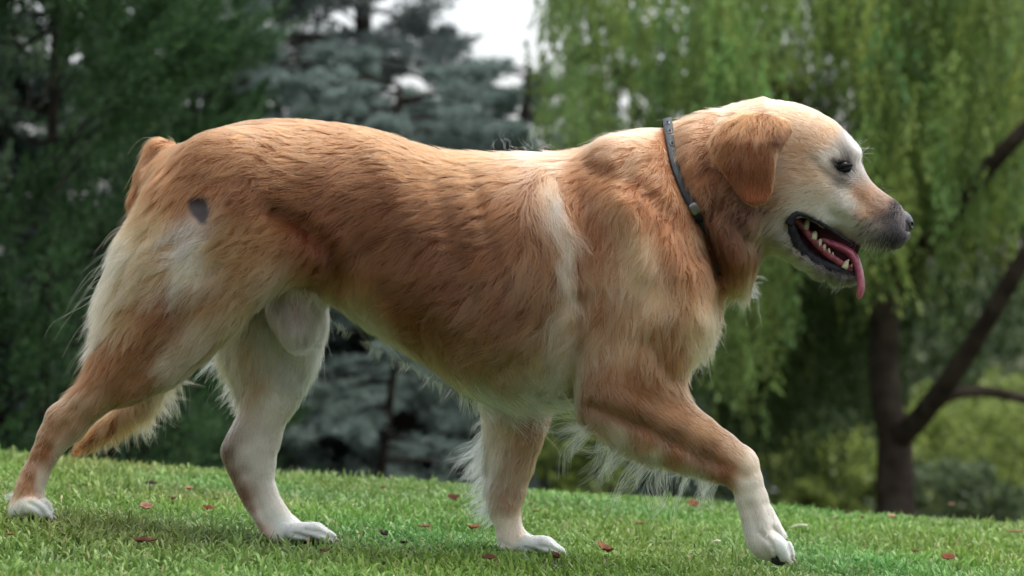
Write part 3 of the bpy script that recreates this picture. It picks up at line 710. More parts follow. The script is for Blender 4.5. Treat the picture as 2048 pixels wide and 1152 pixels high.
# ---- coat colours, head and back tops darkened and belly lightened to offset the lighting: x, y (design drawing of its right side), R, G, B
COAT = {TRUNK: '''350 330 175 115 70;310 340 165 105 62;500 250 180 128 88;450 300 180 127 84;600 275 174 122 82;600 350 168 114 74;700 330 168 114 76;500 390 160 105 65;400 360 178 124 82
385 505 196 188 172;378 470 190 175 160;300 450 200 165 120;260 500 212 182 142;320 540 192 162 122;230 560 208 178 138;365 545 202 192 168;300 400 185 138 92;340 390 182 130 85
450 480 176 136 90;530 470 172 126 80;480 540 182 142 97;560 430 158 102 58;640 470 156 94 54;620 420 162 106 66;680 510 148 90 52;640 540 160 100 55;600 450 150 86 42
600 560 190 165 130;560 590 178 160 135;500 580 185 150 110;330 625 160 104 62;250 640 190 150 105;200 640 208 186 155;420 600 182 137 97;300 700 166 116 76;400 670 192 172 147;440 640 190 165 135;350 735 188 172 148
210 700 168 108 64;180 750 168 110 68;260 760 176 132 94;240 690 170 112 68;130 820 187 152 117;200 810 182 147 112;100 850 182 142 107;90 900 170 115 72;130 900 197 178 158;60 950 180 125 85;45 975 190 140 100;90 960 216 206 196;50 1010 226 218 210;90 1030 232 229 225
750 295 168 117 77;850 320 164 113 74;930 330 168 118 78;980 310 176 128 88;900 400 155 102 62;800 400 152 98 60;700 400 156 102 64;750 480 150 95 52;850 480 146 95 58;950 480 146 95 58;800 560 152 100 62;900 560 142 92 55;1000 400 170 113 69;1000 500 156 100 60
1040 350 182 127 87;1080 308 205 162 132;1130 315 198 153 122;1040 600 152 100 62;1000 650 152 102 65;900 650 152 105 68;820 620 148 90 46;840 680 152 98 58;720 560 180 135 95;760 640 190 152 118;700 620 192 168 138;740 690 216 206 180;800 728 212 200 174;690 650 216 206 182;900 720 167 122 82;1000 720 172 132 94;880 765 205 188 160;960 790 218 210 190;1050 785 218 210 190;1100 775 208 196 176;1130 800 190 176 156;930 742 205 190 162;1010 748 212 198 172;1090 735 204 188 160;960 708 160 116 78;1045 700 164 122 84;850 712 172 134 96;1135 715 206 188 160;1080 700 172 142 107;680 570 178 130 88;660 620 205 192 168
1096 378 230 216 194;1108 428 224 206 180;1122 475 214 194 166;1135 520 208 188 160;1143 570 206 186 156;1148 622 200 180 150;1135 670 192 170 140
1068 380 172 118 78;1080 440 165 110 68;1092 500 164 110 68;1104 560 164 114 74;1108 612 166 118 78;1088 655 160 116 76;1128 385 176 120 80;1140 430 170 112 70;1156 480 168 112 70;1172 545 172 120 80;1182 600 176 128 90;1045 450 160 106 64;1112 340 190 142 104
1160 420 180 122 80;1200 500 182 126 84;1180 340 180 120 78;1150 380 184 126 84;1180 470 180 122 80;1240 340 172 110 64;1300 385 172 108 64;1340 430 170 106 62;1370 490 176 116 74;1395 560 180 125 80;1260 300 205 156 118;1300 325 198 148 108;1350 380 188 132 87;1395 450 192 142 97;1250 430 190 148 108;1290 500 208 176 140;1310 600 210 180 146;1280 560 208 178 144;1250 600 187 152 114;1200 620 176 130 92;1360 600 188 142 98;1415 620 204 166 126
1300 700 187 142 102;1250 700 197 162 127;1345 700 170 118 74;1400 690 204 170 130;1170 700 187 152 120;1200 760 182 137 102;1280 760 176 126 87;1165 805 162 122 92;1190 790 168 124 92;1250 822 172 122 87;1270 842 158 116 84;1330 876 156 118 88;1400 915 160 112 78;1330 825 192 147 110;1400 860 197 157 120;1460 900 198 163 133;1350 905 180 122 86;1290 880 182 132 96;1230 870 195 180 156;1300 908 200 190 170;1380 940 202 190 170;1440 945 180 122 88;1500 930 217 197 178;1500 1000 213 203 192;1520 1070 210 203 196;1560 1090 228 222 218
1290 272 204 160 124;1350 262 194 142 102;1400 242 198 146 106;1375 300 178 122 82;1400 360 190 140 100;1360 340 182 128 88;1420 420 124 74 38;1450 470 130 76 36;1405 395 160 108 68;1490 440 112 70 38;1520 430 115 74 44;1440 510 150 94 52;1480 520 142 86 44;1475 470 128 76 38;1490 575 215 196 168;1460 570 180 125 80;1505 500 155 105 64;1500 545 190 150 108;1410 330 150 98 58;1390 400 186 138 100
1480 222 206 168 132;1540 210 212 172 132;1600 228 208 166 126;1650 250 212 170 130;1600 300 202 162 122;1650 285 208 167 127;1560 350 198 158 122;1580 400 192 167 132;1620 350 198 167 132;1655 312 215 205 190;1672 304 195 188 175;1692 306 120 114 108;1699 318 110 105 102;1712 302 228 223 214;1708 325 205 195 185
1640 380 192 177 148;1680 360 150 140 125;1700 372 180 172 158;1600 430 196 188 165;1560 445 172 162 137;1650 412 210 204 188;1700 400 203 198 184;1728 380 202 157 122;1740 420 206 166 132;1770 402 178 142 117;1790 412 58 54 58;1778 426 96 90 90;1790 430 50 48 54;1760 448 184 172 156;1780 456 112 106 104;1745 474 168 164 157;1795 478 60 58 66;1800 462 62 58 64;1765 485 120 117 118;1700 455 198 195 183;1660 440 196 192 180;1575 470 150 145 132;1540 500 178 152 117;1525 470 160 130 95;1600 525 165 160 148;1650 557 125 120 115;1690 560 110 106 106;1540 400 170 130 95''',
FARHIND: '''550 700 197 192 172;600 640 185 180 165;470 700 207 178 138;450 640 205 175 135;540 800 207 200 188;500 770 200 170 140;580 760 192 190 178;630 700 220 216 205;448 905 150 122 106;500 900 206 200 192;460 952 150 116 94;476 988 160 122 98;494 1024 170 130 104;500 950 208 200 192;518 1000 212 205 198;538 1030 226 220 214;484 905 198 188 180;540 1000 216 210 204;540 960 214 208 202;515 1058 185 145 115;580 1055 230 226 222;640 1072 236 233 230''',
FARFORE: '''1000 860 202 178 148;1070 860 186 146 112;980 920 212 192 167;1055 920 190 154 124;1005 980 186 160 135;1035 1000 186 155 128;1020 1060 218 204 190;1080 1095 238 235 232;960 980 218 208 192;1000 1090 225 212 200;1090 840 182 140 106''',
TAIL: '''320 310 172 112 68;300 350 156 96 54;285 400 160 98 56;300 480 168 100 55;330 700 182 132 88;330 780 206 168 122;260 840 188 140 92;200 880 172 116 70;150 905 160 100 58;345 735 214 182 140''',
EAR: '''1500 232 190 134 88;1450 262 178 122 80;1440 300 184 124 84;1500 300 182 118 80;1520 350 170 108 70;1470 340 165 104 68;1510 400 188 122 84;1572 262 90 52 28;1578 246 180 124 76;1560 275 110 66 38;1540 245 182 126 82;1548 300 196 150 112;1535 320 172 112 74''',
SHEATH: '''590 580 190 168 162;590 620 192 166 166;590 650 206 190 186;560 600 186 164 156'''}
# ---- how the hair lies: x, y, direction (right, down), length cm, lift, wave
FLOW = {TRUNK: '''320 330 -6 8 2.6 .3 .2;450 270 -10 4 1.8 .12 .1;600 260 -10 1 1.8 .12 .1;600 350 -10 2 2.4 .12 .15;800 300 -10 2 2.0 .12 .12;980 308 -10 3 3.0 .22 .3;900 400 -10 3 2.8 .12 .2;750 450 -10 4 2.8 .13 .2;640 480 -6 7 3.0 .3 .6;560 440 -9 5 2.6 .25 .5
480 420 -8 5 2.4 .2 .4;400 420 -5 7 1.5 .15 .3;420 520 -8 7 3.0 .28 .6;320 480 -8 6 3.2 .3 .6;260 500 -8 7 4.0 .4 .5;215 560 -7 7 4.5 .5 .5;230 620 -5 8 3.6 .4 .4;300 620 -7 8 2.6 .2 .3;420 620 -6 8 2.0 .18 .2;300 700 -6 7 1.6 .15 .1;180 740 -4 8 2.2 .3 .2;260 770 -6 7 1.0 .1 0;120 820 -5 8 .7 .1 0;90 900 -4 9 .6 .1 0;60 960 -3 9 .7 .12 0;30 990 -5 6 1.4 .3 0;60 1010 1 9 .6 .1 0;90 1030 6 5 .4 .08 0
1040 340 -8 6 2.6 .16 .3;1130 310 -10 4 2.4 .18 .3;1000 450 -9 5 3.0 .14 .3;1050 550 -5 8 3.4 .2 .5;1000 620 -9 4 3.2 .18 .5;900 560 -9 5 3.0 .14 .3;800 560 -8 6 3.0 .15 .3;840 660 -5 8 3.4 .2 .5;950 700 -5 8 4.2 .26 .9;720 560 -4 9 3.0 .2 .2;700 640 2 9 3.4 .25 .2;780 700 4 9 3.4 .3 .3;880 760 3 9 3.8 .3 .4;980 780 4 8 4.8 .3 .9;1080 740 -2 9 5.0 .24 1.0;1060 800 6 5 4.4 .2 .8;1130 780 -3 8 3.2 .2 .4
1095 380 4 9 4.2 .2 .4;1120 470 4 9 4.6 .2 .5;1145 560 0 9 4.6 .2 .6;1140 650 -3 9 4.6 .22 .7
1250 290 -9 5 2.8 .22 .4;1200 350 -8 7 2.4 .15 .3;1290 390 -6 8 2.6 .2 .3;1180 450 -3 9 2.0 .12 .2;1250 480 -3 9 1.8 .12 .1;1350 450 -5 9 2.4 .22 .2;1290 600 -1 9 1.6 .1 .1;1200 600 -1 9 2.0 .12 .2;1390 560 -2 9 2.4 .25 .2;1425 620 2 9 2.6 .4 .3;1400 690 3 9 2.4 .4 .3;1350 710 0 9 2.2 .25 .2;1250 720 -1 9 1.4 .1 .1;1170 750 -2 9 1.8 .15 .2
1240 800 6 7 .9 .08 0;1330 830 8 6 .7 .07 0;1420 880 8 6 .6 .07 0;1490 920 6 9 .5 .07 0;1280 890 -2 9 1.6 .3 .3;1380 930 2 9 1.4 .3 .3;1500 1000 3 9 .6 .08 0;1520 1060 3 9 .6 .1 0;1570 1105 5 8 .4 .08 0
1350 270 -9 6 2.6 .25 .3;1380 300 -3 9 2.8 .28 .6;1400 380 -2 9 3.2 .3 .7;1440 460 0 9 3.6 .32 .7;1470 540 1 9 3.4 .35 .6;1490 575 3 9 2.6 .5 .6;1430 240 -9 4 2.4 .25 .4;1500 440 -3 9 2.6 .3 .8;1510 510 -2 9 2.2 .25 .4
1480 212 -9 1 1.4 .3 .2;1540 203 -9 -1 .9 .15 0;1600 230 -9 -3 .6 .1 0;1660 270 -8 -5 .5 .1 0;1620 330 -9 -1 .7 .1 0;1560 360 -9 4 1.1 .12 .1;1600 400 -9 3 .9 .12 .1;1550 450 -8 7 1.5 .18 .2;1560 500 -9 3 .9 .15 .1;1660 400 -9 1 .7 .12 0;1670 312 -8 -5 .8 .18 0;1712 303 2 -8 .9 .3 0;1700 400 -8 5 .55 .12 0;1740 400 -9 -2 .35 .1 0;1740 460 -7 7 .5 .2 0;1790 470 -4 9 .45 .3 0;1780 492 -1 9 .6 .5 0;1640 445 -5 8 .7 .2 0;1620 540 -8 4 .6 .3 0;1690 565 -2 9 .7 .5 0''',
FARHIND: '''550 700 -2 9 2.6 .15 .2;450 680 -6 8 3.8 .5 .5;460 740 -4 9 3.2 .5 .4;640 660 2 9 2.6 .3 .2;540 800 -1 9 1.2 .1 .1;500 880 -3 9 .6 .08 0;520 970 2 9 .5 .08 0;600 1060 8 4 .4 .08 0''',
FARFORE: '''1050 870 -2 9 1.4 .1 .1;980 870 -4 9 2.6 .35 .4;980 960 -4 9 2.2 .35 .3;1020 1000 -1 9 .9 .1 0;1020 1060 0 9 .6 .1 0;1090 1100 8 3 .4 .08 0''',
TAIL: '''310 330 -4 9 2.6 .3 .2;300 500 -2 9 2.6 .3 .2;330 700 3 9 4.0 .4 .3;280 820 1 9 3.5 .4 .3;170 890 -8 6 2.6 .3 .1''',
EAR: '''1500 235 -3 9 2.6 .25 .5;1440 270 -4 9 2.2 .22 .4;1460 290 -2 9 1.4 .12 .2;1500 330 1 9 .9 .08 .05;1520 390 1 9 .6 .07 0;1572 260 0 9 1.0 .3 .3''',
SHEATH: '''590 580 2 9 3.6 .2 .2;600 650 3 9 3.2 .3 .2'''}
def ptab(s, n): return np.array([[float(v) for v in e.split()] for e in s.replace('\n', ';').split(';') if e.strip()]).reshape(-1, n)
COAT = {k: ptab(v, 5) for k, v in COAT.items()}; FLOW = {k: ptab(v, 7) for k, v in FLOW.items()}

def shepard(Q, pts, vals, soft, pw):
    out = np.empty((len(Q), vals.shape[1]), np.float32)
    for i in range(0, len(Q), 40000):
        q = Q[i:i + 40000]
        d2 = ((q[:, None, :] - pts[None]) ** 2).sum(2)
        wgt = 1 / (d2 + soft * soft) ** pw
        out[i:i + 40000] = (wgt @ vals) / wgt.sum(1)[:, None]
    return out
HIP = np.array([(374, 399), (396, 392), (418, 400), (420, 424), (413, 449), (400, 447), (384, 430)], float)
def coat_color(P, gid):
    Q = to_px(P, gid); Q = Q + np.stack([lattice_noise(P, 45, 3), lattice_noise(P, 45, 4)], 1) * 11 + np.stack([lattice_noise(P, 16, 5), lattice_noise(P, 16, 6)], 1) * 12
    C = np.empty((len(P), 3), np.float32)
    for g, tb in COAT.items():
        m = gid == g
        if m.any(): C[m] = shepard(Q[m], tb[:, :2], lin(tb[:, 2:5]), 16, 1.9)
    C = C ** np.array([[1.28, 1.28, 1.27]]) * .93; lm = C @ np.array([.3, .6, .1]); C = C * (.56 + .78 * np.clip((lm - .08) / .38, 0, 1))[:, None]; C = np.minimum(C, .80)
    low = np.clip((.22 - P[:, 2]) / .06, 0, 1)[:, None]; C = C * (1 - low) + C * np.array([[1.0, 1.02, .965]]) * low
    Q = to_px(P, gid)
    def patch(cx, cy, rx, ry, rot, c, soft=.35, gs=(TRUNK,)):
        ca, sa = math.cos(R(rot)), math.sin(R(rot)); dx = Q[:, 0] - cx; dy = Q[:, 1] - cy
        q = np.sqrt(((dx * ca + dy * sa) / rx) ** 2 + ((-dx * sa + dy * ca) / ry) ** 2)
        a = np.clip((1 + soft - q) / (2 * soft), 0, 1)[:, None] * np.isin(gid, gs)[:, None]
        C[:] = C * (1 - a) + lin(c) * a
    hd = poly_dist(Q, HIP) + 3 * lattice_noise(P, 130, 8); a = np.clip(.5 - hd / 9, 0, 1)[:, None] * (gid == TRUNK)[:, None]; k_ = np.clip((Q[:, 1:] - 396) / 22, 0, 1)
    C[:] = C * (1 - a) + (lin((46, 36, 34)) * (1 - k_) + lin((86, 78, 78)) * k_) * a  # bare skin; its darker upper part is partly shadow put into the colour
    for dx_, dy_ in ((1712, 432), (1722, 440), (1733, 436), (1716, 450), (1728, 454), (1741, 449), (1750, 440), (1738, 464), (1724, 466), (1752, 458), (1745, 424)): patch(dx_, dy_, 3.6, 2.6, 20, (58, 52, 54), .5)
    patch(1687, 334, 25, 14, 16, (26, 22, 26), .35)                       # dark eyelids
    return np.clip(C, .004, .85)
def bare(P, gid):
    """0 where the skin shows instead of hair"""
    Q = to_px(P)
    a = poly_dist(Q, HIP) + 3 * lattice_noise(P, 130, 8) < 1
    b = ((Q[:, 0] - 1687) / 14) ** 2 + ((Q[:, 1] - 336) / 7) ** 2 < 1
    c = (Q[:, 0] > 1808 + .0 * Q[:, 1]) & (Q[:, 1] > 419) & (Q[:, 1] < 462)
    return ((a | b | c) & (gid == TRUNK))

# body mesh
f_, gV = body_sdf(V, True)
m_body, t, b = mat('dog_skin')
at = t.nodes.new('ShaderNodeAttribute'); at.attribute_name = 'coat'; t.links.new(at.outputs['Color'], b.inputs['Base Color'])
b.inputs['Roughness'].default_value = .85; b.inputs['Specular IOR Level'].default_value = .15
body = mesh_obj('body', V, F, m_body, dog, color=coat_color(V, gV) * .8)

BVH = BVHTree.FromPolygons([tuple(v) for v in V], [tuple(q) for q in F.tolist()])
def skin_y(px, py, side=-1):
    """depth of the skin under a point of the side view"""
    p = W(px, py, side * .08)
    h = BVH.ray_cast(Vector((p[0], side * .4, p[2])), Vector((0, -side, 0)))
    return h[0].y if h[0] is not None else 0.0
def glossy(name, c, rough=.3, coat=.5, spec=.5, c2=None, scale=60, bump=.2, sss=0):
    m = noisy(name, c, c2 or tuple(v * 1.5 for v in c), scale, rough=rough, bump=bump, spec=spec, coat=coat)
    if sss:
        b = m.node_tree.nodes['Principled BSDF']; b.inputs['Subsurface Weight'].default_value = sss; b.inputs['Subsurface Radius'].default_value = (.01, .004, .003)
    return m
m_nose = glossy('wet_nose', (.012, .012, .020), .36, .2, c2=(.030, .030, .046), scale=300, bump=.6)
m_lip = glossy('black_lip', (.005, .005, .008), .6, .05, c2=(.014, .012, .018), scale=120, bump=.5, spec=.25)
m_mouth = noisy('mouth_lining', (.014, .002, .004), (.045, .007, .011), 60, rough=.7, spec=.12)
m_gum = glossy('gum', (.07, .008, .014), .5, .12, c2=(.26, .045, .065), scale=140, bump=.6)
m_tongue = glossy('tongue', (.26, .045, .075), .42, .35, c2=(.42, .095, .15), scale=160, bump=.5, sss=.2)
m_tooth = glossy('tooth', (.28, .25, .13), .35, .2, c2=(.46, .42, .26), scale=80, bump=.1)
m_lid = noisy('eyelid_skin', (.004, .004, .005), (.014, .012, .014), 200, rough=.75, bump=.3, spec=.15)
m_eye = glossy('eyeball', (.003, .002, .002), .10, 0, c2=(.006, .004, .003), scale=90, bump=0, spec=.22)
m_claw = glossy('claw', (.22, .14, .10), .4, .2, c2=(.45, .36, .28), scale=70)
m_pad = noisy('paw_pad', (.010, .010, .012), (.040, .034, .036), 120, rough=.8, bump=.5)

# nose
nc_ = W(1809, 443, 0)
def nose_fn(P):
    x, y, z = (P - nc_).T
    q = np.sqrt((x / .0128) ** 2 + (y / .0190) ** 2 + ((z + x * .35) / .0145) ** 2); f = (q - 1) * .0125
    q = np.sqrt(((x + .0090) / .0130) ** 2 + (y / .0230) ** 2 + ((z - .001) / .0140) ** 2); f = smin(f, (q - 1) * .011, .006)
    for s in (-1, 1):
        q = np.sqrt(((x - .0085) / .0052) ** 2 + ((y - s * .0105) / .0048) ** 2 + ((z + .004 + (x - .008) * .6) / .0032) ** 2); f = -smin(-f, (q - 1) * .0032, .0015)
        q = np.sqrt(((x - .000) / .0090) ** 2 + ((y - s * .0215) / .0035) ** 2 + ((z + .0075) / .0018) ** 2); f = -smin(-f, (q - 1) * .0018, .0012)
    q = np.sqrt(((x - .011) / .006) ** 2 + (y / .0010) ** 2 + ((z + .009) / .010) ** 2); f = -smin(-f, (q - 1) * .001, .001)
    return f.astype(np.float32)
v_, f_, _, _ = sdf_mesh(nose_fn, nc_ - .028, nc_ + .028, .0009); mesh_obj('nose', v_, f_, m_nose, dog)

# eyes: dark ball, black rims
for s in (-1, 1):
    yy = (skin_y(1687, 322, s) + skin_y(1687, 350, s)) / 2; c = W(1687, 337, -.055); c[1] = yy - s * .0100
    er = .0118; th = np.linspace(0, math.pi, 15); ph = np.linspace(0, 2 * math.pi, 24, endpoint=False)
    vs = [(c[0] + er * math.sin(a) * math.cos(b_), c[1] + er * math.cos(a), c[2] + er * math.sin(a) * math.sin(b_)) for a in th for b_ in ph]
    fs = [(i * 24 + j, i * 24 + (j + 1) % 24, (i + 1) * 24 + (j + 1) % 24, (i + 1) * 24 + j) for i in range(14) for j in range(24)]
    e = mesh_obj('eye', vs, fs, m_eye, dog)
    ring = []; lidr = []
    for k in range(25):
        a = k / 24 * 2 * math.pi; ex = 14.5 * math.cos(a); ez = (3.0 if math.sin(a) > 0 else 5.6) * math.sin(a)
        rot = R(-14); qx = 1687 + ex * math.cos(rot) + ez * math.sin(rot); qz = 335 - (ez * math.cos(rot) - ex * math.sin(rot)) 
        p = W(qx, qz, -.055); dd = math.hypot(p[0] - c[0], p[2] - c[2]); p[1] = c[1] + s * (math.sqrt(max(er ** 2 - dd ** 2, 0)) + .0005)
        ring.append(p); lidr.append(.0030 if math.sin(a) > -.2 else .0020)
    v_, f_ = tube(ring, lidr, 7); mesh_obj('eyelid', v_, f_, m_lid, dog)

# mouth: lining, gums, teeth, tongue, lips
poly = [(1574, 440), (1588, 426), (1612, 426), (1650, 446), (1690, 470), (1722, 488), (1716, 506), (1706, 548), (1680, 548), (1645, 536), (1612, 518), (1588, 492), (1575, 462)]
vs = []; n = len(poly)
for yy, sc in ((-.016, .96), (.0, 1.0), (.030, .98)):
    for a, b_ in poly:
        q = W(1640 + (a - 1640) * sc, 487 + (b_ - 487) * sc, 0); q[1] = yy + (.0 if yy > 0 else -.018 * np.clip((1690 - a) / 110, 0, 1)); vs.append(q)
fs = [tuple(range(n))[::-1], tuple(range(2 * n, 3 * n))] + [(k * n + i, k * n + (i + 1) % n, (k + 1) * n + (i + 1) % n, (k + 1) * n + i) for k in (0, 1) for i in range(n)]
mesh_obj('mouth_lining', vs, fs, m_mouth, dog, smooth=False)
def arc3(pts, n): return spline([list(W(a, b_, y)) for a, b_, y in pts], n)
def mirror(P): Q = np.array(P).copy(); Q[:, 1] *= -1; return Q
lo_ = [(1577, 440, -.056), (1580, 468, -.056), (1594, 493, -.050), (1614, 513, -.045), (1642, 529, -.040), (1672, 539, -.034), (1697, 545, -.024), (1709, 546, -.008)]
L1 = arc3(lo_, 40)
for i_ in range(34):
    q_ = to_px(L1[i_:i_ + 1])[0]; y_ = skin_y(q_[0] - 5 * (1 - i_ / 34), q_[1] + 12, -1); L1[i_, 1] = min(y_ + .003, -.018) if y_ < 0 else L1[i_, 1]
for _ in range(40): L1[1:-1] = (L1[:-2] + 2 * L1[1:-1] + L1[2:]) / 4
loop = np.concatenate([L1, mirror(L1)[::-1]]); rr = np.concatenate([np.interp(np.linspace(0, 1, 40), [0, .1, .3, .7, 1], [.0055, .0088, .0098, .0085, .0056])] * 2); rr[40:] = rr[40:][::-1]
rr = rr * (1 + .08 * np.sin(np.arange(80) * 1.9))
v_, f_ = tube(loop, rr, 10, flat=.75); lip = mesh_obj('lower_lip', v_, f_, m_lip, dog)
up_ = [(1576, 448, -.057), (1584, 431, -.062), (1600, 427, -.064), (1625, 437, -.060), (1652, 453, -.054), (1680, 472, -.047), (1705, 489, -.040)]
for sgn in (1, -1):
    U1 = arc3(up_, 30)
    for i_ in range(30):
        q_ = to_px(U1[i_:i_ + 1])[0]; y_ = skin_y(q_[0], q_[1] - 9, -1); U1[i_, 1] = min(y_ + .003, -.02) if y_ < 0 else U1[i_, 1]
    for _ in range(5): U1[1:-1] = (U1[:-2] + 2 * U1[1:-1] + U1[2:]) / 4
    U1 = U1; U1 = U1 if sgn == 1 else mirror(U1)
    v_, f_ = tube(U1, np.interp(np.linspace(0,1,30),[0,.3,1],[.0068,.0042,.0018]), 8); mesh_obj('upper_lip', v_, f_, m_lip, dog)
gm = [(1590, 438, -.040), (1606, 455, -.040), (1630, 484, -.038), (1658, 510, -.034), (1684, 528, -.029), (1700, 537, -.020), (1707, 537, -.006)]
G1 = arc3(gm, 40); v_, f_ = tube(np.concatenate([G1, mirror(G1)[::-1]]), np.concatenate([np.linspace(.0056, .0046, 40)] * 2), 10, flat=.8); mesh_obj('gum', v_, f_, m_gum, dog)
# x, y of the tooth's foot; height and width in picture units; lean of the tip
for k, (tx, ty, hh, ww, lx, yo) in enumerate([(1610, 452, 19, 8.0, 3, -.041), (1626, 472, 15, 7.5, 3, -.040), (1638, 485, 12, 6, 2, -.039), (1647, 494, 9, 4.5, 2, -.038), (1657, 503, 11, 4.2, -2, -.036), (1665, 509, 8, 3.6, -1, -.035),
                                       (1688, 530, 17, 7.0, 7, -.031), (1700, 534, 11, 4.0, 4, -.022), (1706, 534, 9, 3.5, 3, -.012)]):
    hh *= .66; ww *= .85 + .1 * math.sin(k * 2.3)
    b0 = W(tx, ty + 7, yo); b1 = W(tx + lx * .4 + hh * .22, ty - hh * .45, yo); b2 = W(tx + lx + hh * .3, ty - hh, yo)
    wv = ww / PPM; big = k < 4
    v_, f_ = tube(spline([b0, b1, b2], 7), [wv * 1.0, wv * 1.05, wv * (1.0 if big else .9), wv * (.85 if big else .7), wv * (.7 if big else .5), wv * (.5 if big else .3), wv * .15], 8, flat=.7); mesh_obj('tooth', v_, f_, m_tooth, dog)
tg = [(1600, 458, -.006), (1630, 474, -.010), (1662, 488, -.012), (1690, 500, -.014), (1708, 516, -.015), (1718, 542, -.015), (1722, 570, -.014), (1720, 586, -.013), (1717, 598, -.012)]
T1 = arc3(tg, 44); u_ = np.linspace(0, 1, 44)
rt = np.interp(u_, [0, .3, .5, .7, .85, .95, 1], [.006, .0065, .0066, .0058, .0054, .0046, .0018]); v_, f_ = tube(T1, rt, 16, flat=1.0)
# widen across the mouth and groove the middle
v_ = v_.reshape(-1, 3); cy = np.repeat(T1[:, 1], 16); v_[:, 1] = cy + (v_[:, 1] - cy) * np.repeat(np.interp(u_, [0, .4, .8, 1], [2.2, 2.3, 2.8, 2.4]), 16)
v_[:, 0] += .9 * (v_[:, 1] - cy) * np.repeat(np.clip((u_ - .45) * .9, 0, .26), 16)
mesh_obj('tongue', v_, f_, m_tongue, dog)

# claws and pads
def paw_claws(tip, Y, dirx, dirz, wide=.0105):
    for s, inner in ((-2.1, -16), (-.75, 0), (.75, 0), (2.1, -16)):
        p = W(tip[0] + inner, tip[1] + (2 if inner == 0 else 1), Y + s * wide); d = np.array([dirx, 0, dirz])
        v_, f_ = tube([p, p + d * .006 + [0, 0, .001], p + d * .012 + [0, 0, -.002]], [.0026, .0021, .0005], 7); mesh_obj('claw', v_, f_, m_claw, dog)
paw_claws((100, 1030), -.088, .9, -.3); paw_claws((668, 1077), .085, .95, -.3); paw_claws((1126, 1108), .085, .95, -.3); paw_claws((1584, 1114), -.1, .6, -.75)
def blob_mesh(c, r, rot=0):
    th = np.linspace(0, math.pi, 10); ph = np.linspace(0, 2 * math.pi, 16, endpoint=False); ca, sa = math.cos(R(rot)), math.sin(R(rot)); vs = []
    for a in th:
        for b_ in ph:
            x, y, z = r[0] * math.sin(a) * math.cos(b_), r[1] * math.cos(a), r[2] * math.sin(a) * math.sin(b_)
            vs.append((c[0] + x * ca + z * sa, c[1] + y, c[2] - x * sa + z * ca))
    return np.array(vs), [(i * 16 + j, i * 16 + (j + 1) % 16, (i + 1) * 16 + (j + 1) % 16, (i + 1) * 16 + j) for i in range(9) for j in range(16)]
for q in ((1527, 1104, .016, .020, .007, 24), (1556, 1119, .012, .010, .006, 22), (1553, 1121, .012, .010, .006, 22)):
    v_, f_ = blob_mesh(W(q[0], q[1], -.1 + (0 if q[0] == 1527 else (.010 if q[0] == 1553 else -.010))), q[2:5], q[5]); mesh_obj('paw_pad', v_, f_, m_pad, dog)

# collar
CP = np.array([(1336, 243), (1337, 262), (1341, 300), (1350, 342), (1367, 384), (1389, 420), (1408, 458), (1424, 500), (1437, 545), (1444, 566)], float)
cs = spline(CP, 60); near = []
for i, (a, b_) in enumerate(cs):
    near.append((a, skin_y(a, b_, -1), b_))
near = np.array(near); near[:3, 1] = np.linspace(0, near[3, 1], 4)[:3]
near3 = np.array([W(q_[0], q_[2], q_[1]) for q_ in near])
near3[-4:, 1] = np.linspace(near3[-5, 1], 0, 5)[1:]
for _ in range(3): near3[1:-1] = (near3[:-2] + near3[1:-1] * 2 + near3[2:]) / 4
ring3 = np.concatenate([near3, mirror(near3)[::-1][1:-1]]); nR = len(ring3)
_, nn = grid_sample(ring3); nn = unit(nn)
for _ in range(6): nn = unit(nn + np.roll(nn, 1, 0) + np.roll(nn, -1, 0))
tt_ = unit(np.roll(ring3, -1, 0) - np.roll(ring3, 1, 0)); bb_ = unit(np.cross(tt_, nn))
ipy = 576 - (ring3[:, 2] - CZ) * PPM; sink = .006 * np.clip((ipy - 430) / 60, 0, 1)
vs = []; prof = [(-.0068, .0022), (-.0063, .0036), (0, .0041), (.0063, .0036), (.0068, .0022), (.0062, .0008), (-.0062, .0008)]
for i in range(nR):
    for a, h_ in prof: vs.append(ring3[i] + bb_[i] * a + nn[i] * (h_ + .0015 - sink[i]))
kP = len(prof); fs = [(i * kP + j, i * kP + (j + 1) % kP, ((i + 1) % nR) * kP + (j + 1) % kP, ((i + 1) % nR) * kP + j) for i in range(nR) for j in range(kP)]
m_collar = noisy('collar_leather', (.008, .015, .020), (.020, .032, .040), 90, rough=.5, bump=.8, bscale=700, spec=.5)
m_metal = noisy('collar_metal', (.16, .17, .18), (.28, .28, .29), 60, rough=.35); m_metal.node_tree.nodes['Principled BSDF'].inputs['Metallic'].default_value = .9
collar = mesh_obj('collar', vs, fs, m_collar, dog)
def stud(i, r_, nm, mt, fl=.5, asp=1.0):
    c = ring3[i] + nn[i] * (.0056 - sink[i]); M = []; F2 = []
    for q, (rad, h_) in enumerate([(1.0, -.001), (1.0, .0006), (.8, .0016), (.3, .0020)]):
        for j in range(14):
            a = 2 * math.pi * j / 14; ca, sa = abs(math.cos(a)) ** .6 * np.sign(math.cos(a)), abs(math.sin(a)) ** .6 * np.sign(math.sin(a))
            M.append(c + bb_[i] * r_ * rad * ca * fl + tt_[i] * r_ * rad * sa * asp + nn[i] * h_)
    F2 = [(q * 14 + j, q * 14 + (j + 1) % 14, (q + 1) * 14 + (j + 1) % 14, (q + 1) * 14 + j) for q in range(3) for j in range(14)] + [tuple(3 * 14 + j for j in range(14))]
    mesh_obj(nm, M, F2, mt, collar)
m_hole = noisy('collar_hole', (.004, .004, .004), (.01, .01, .01), 50, rough=.9)
for i in (4, 8, 12): stud(i, .0033, 'slot', m_metal, .95, 1.35)
for i in (4, 8, 12):
    c0_ = nn[i].copy(); ring3[i] += nn[i] * .0006; stud(i, .0025, 'hole', m_hole, .85, 1.35)
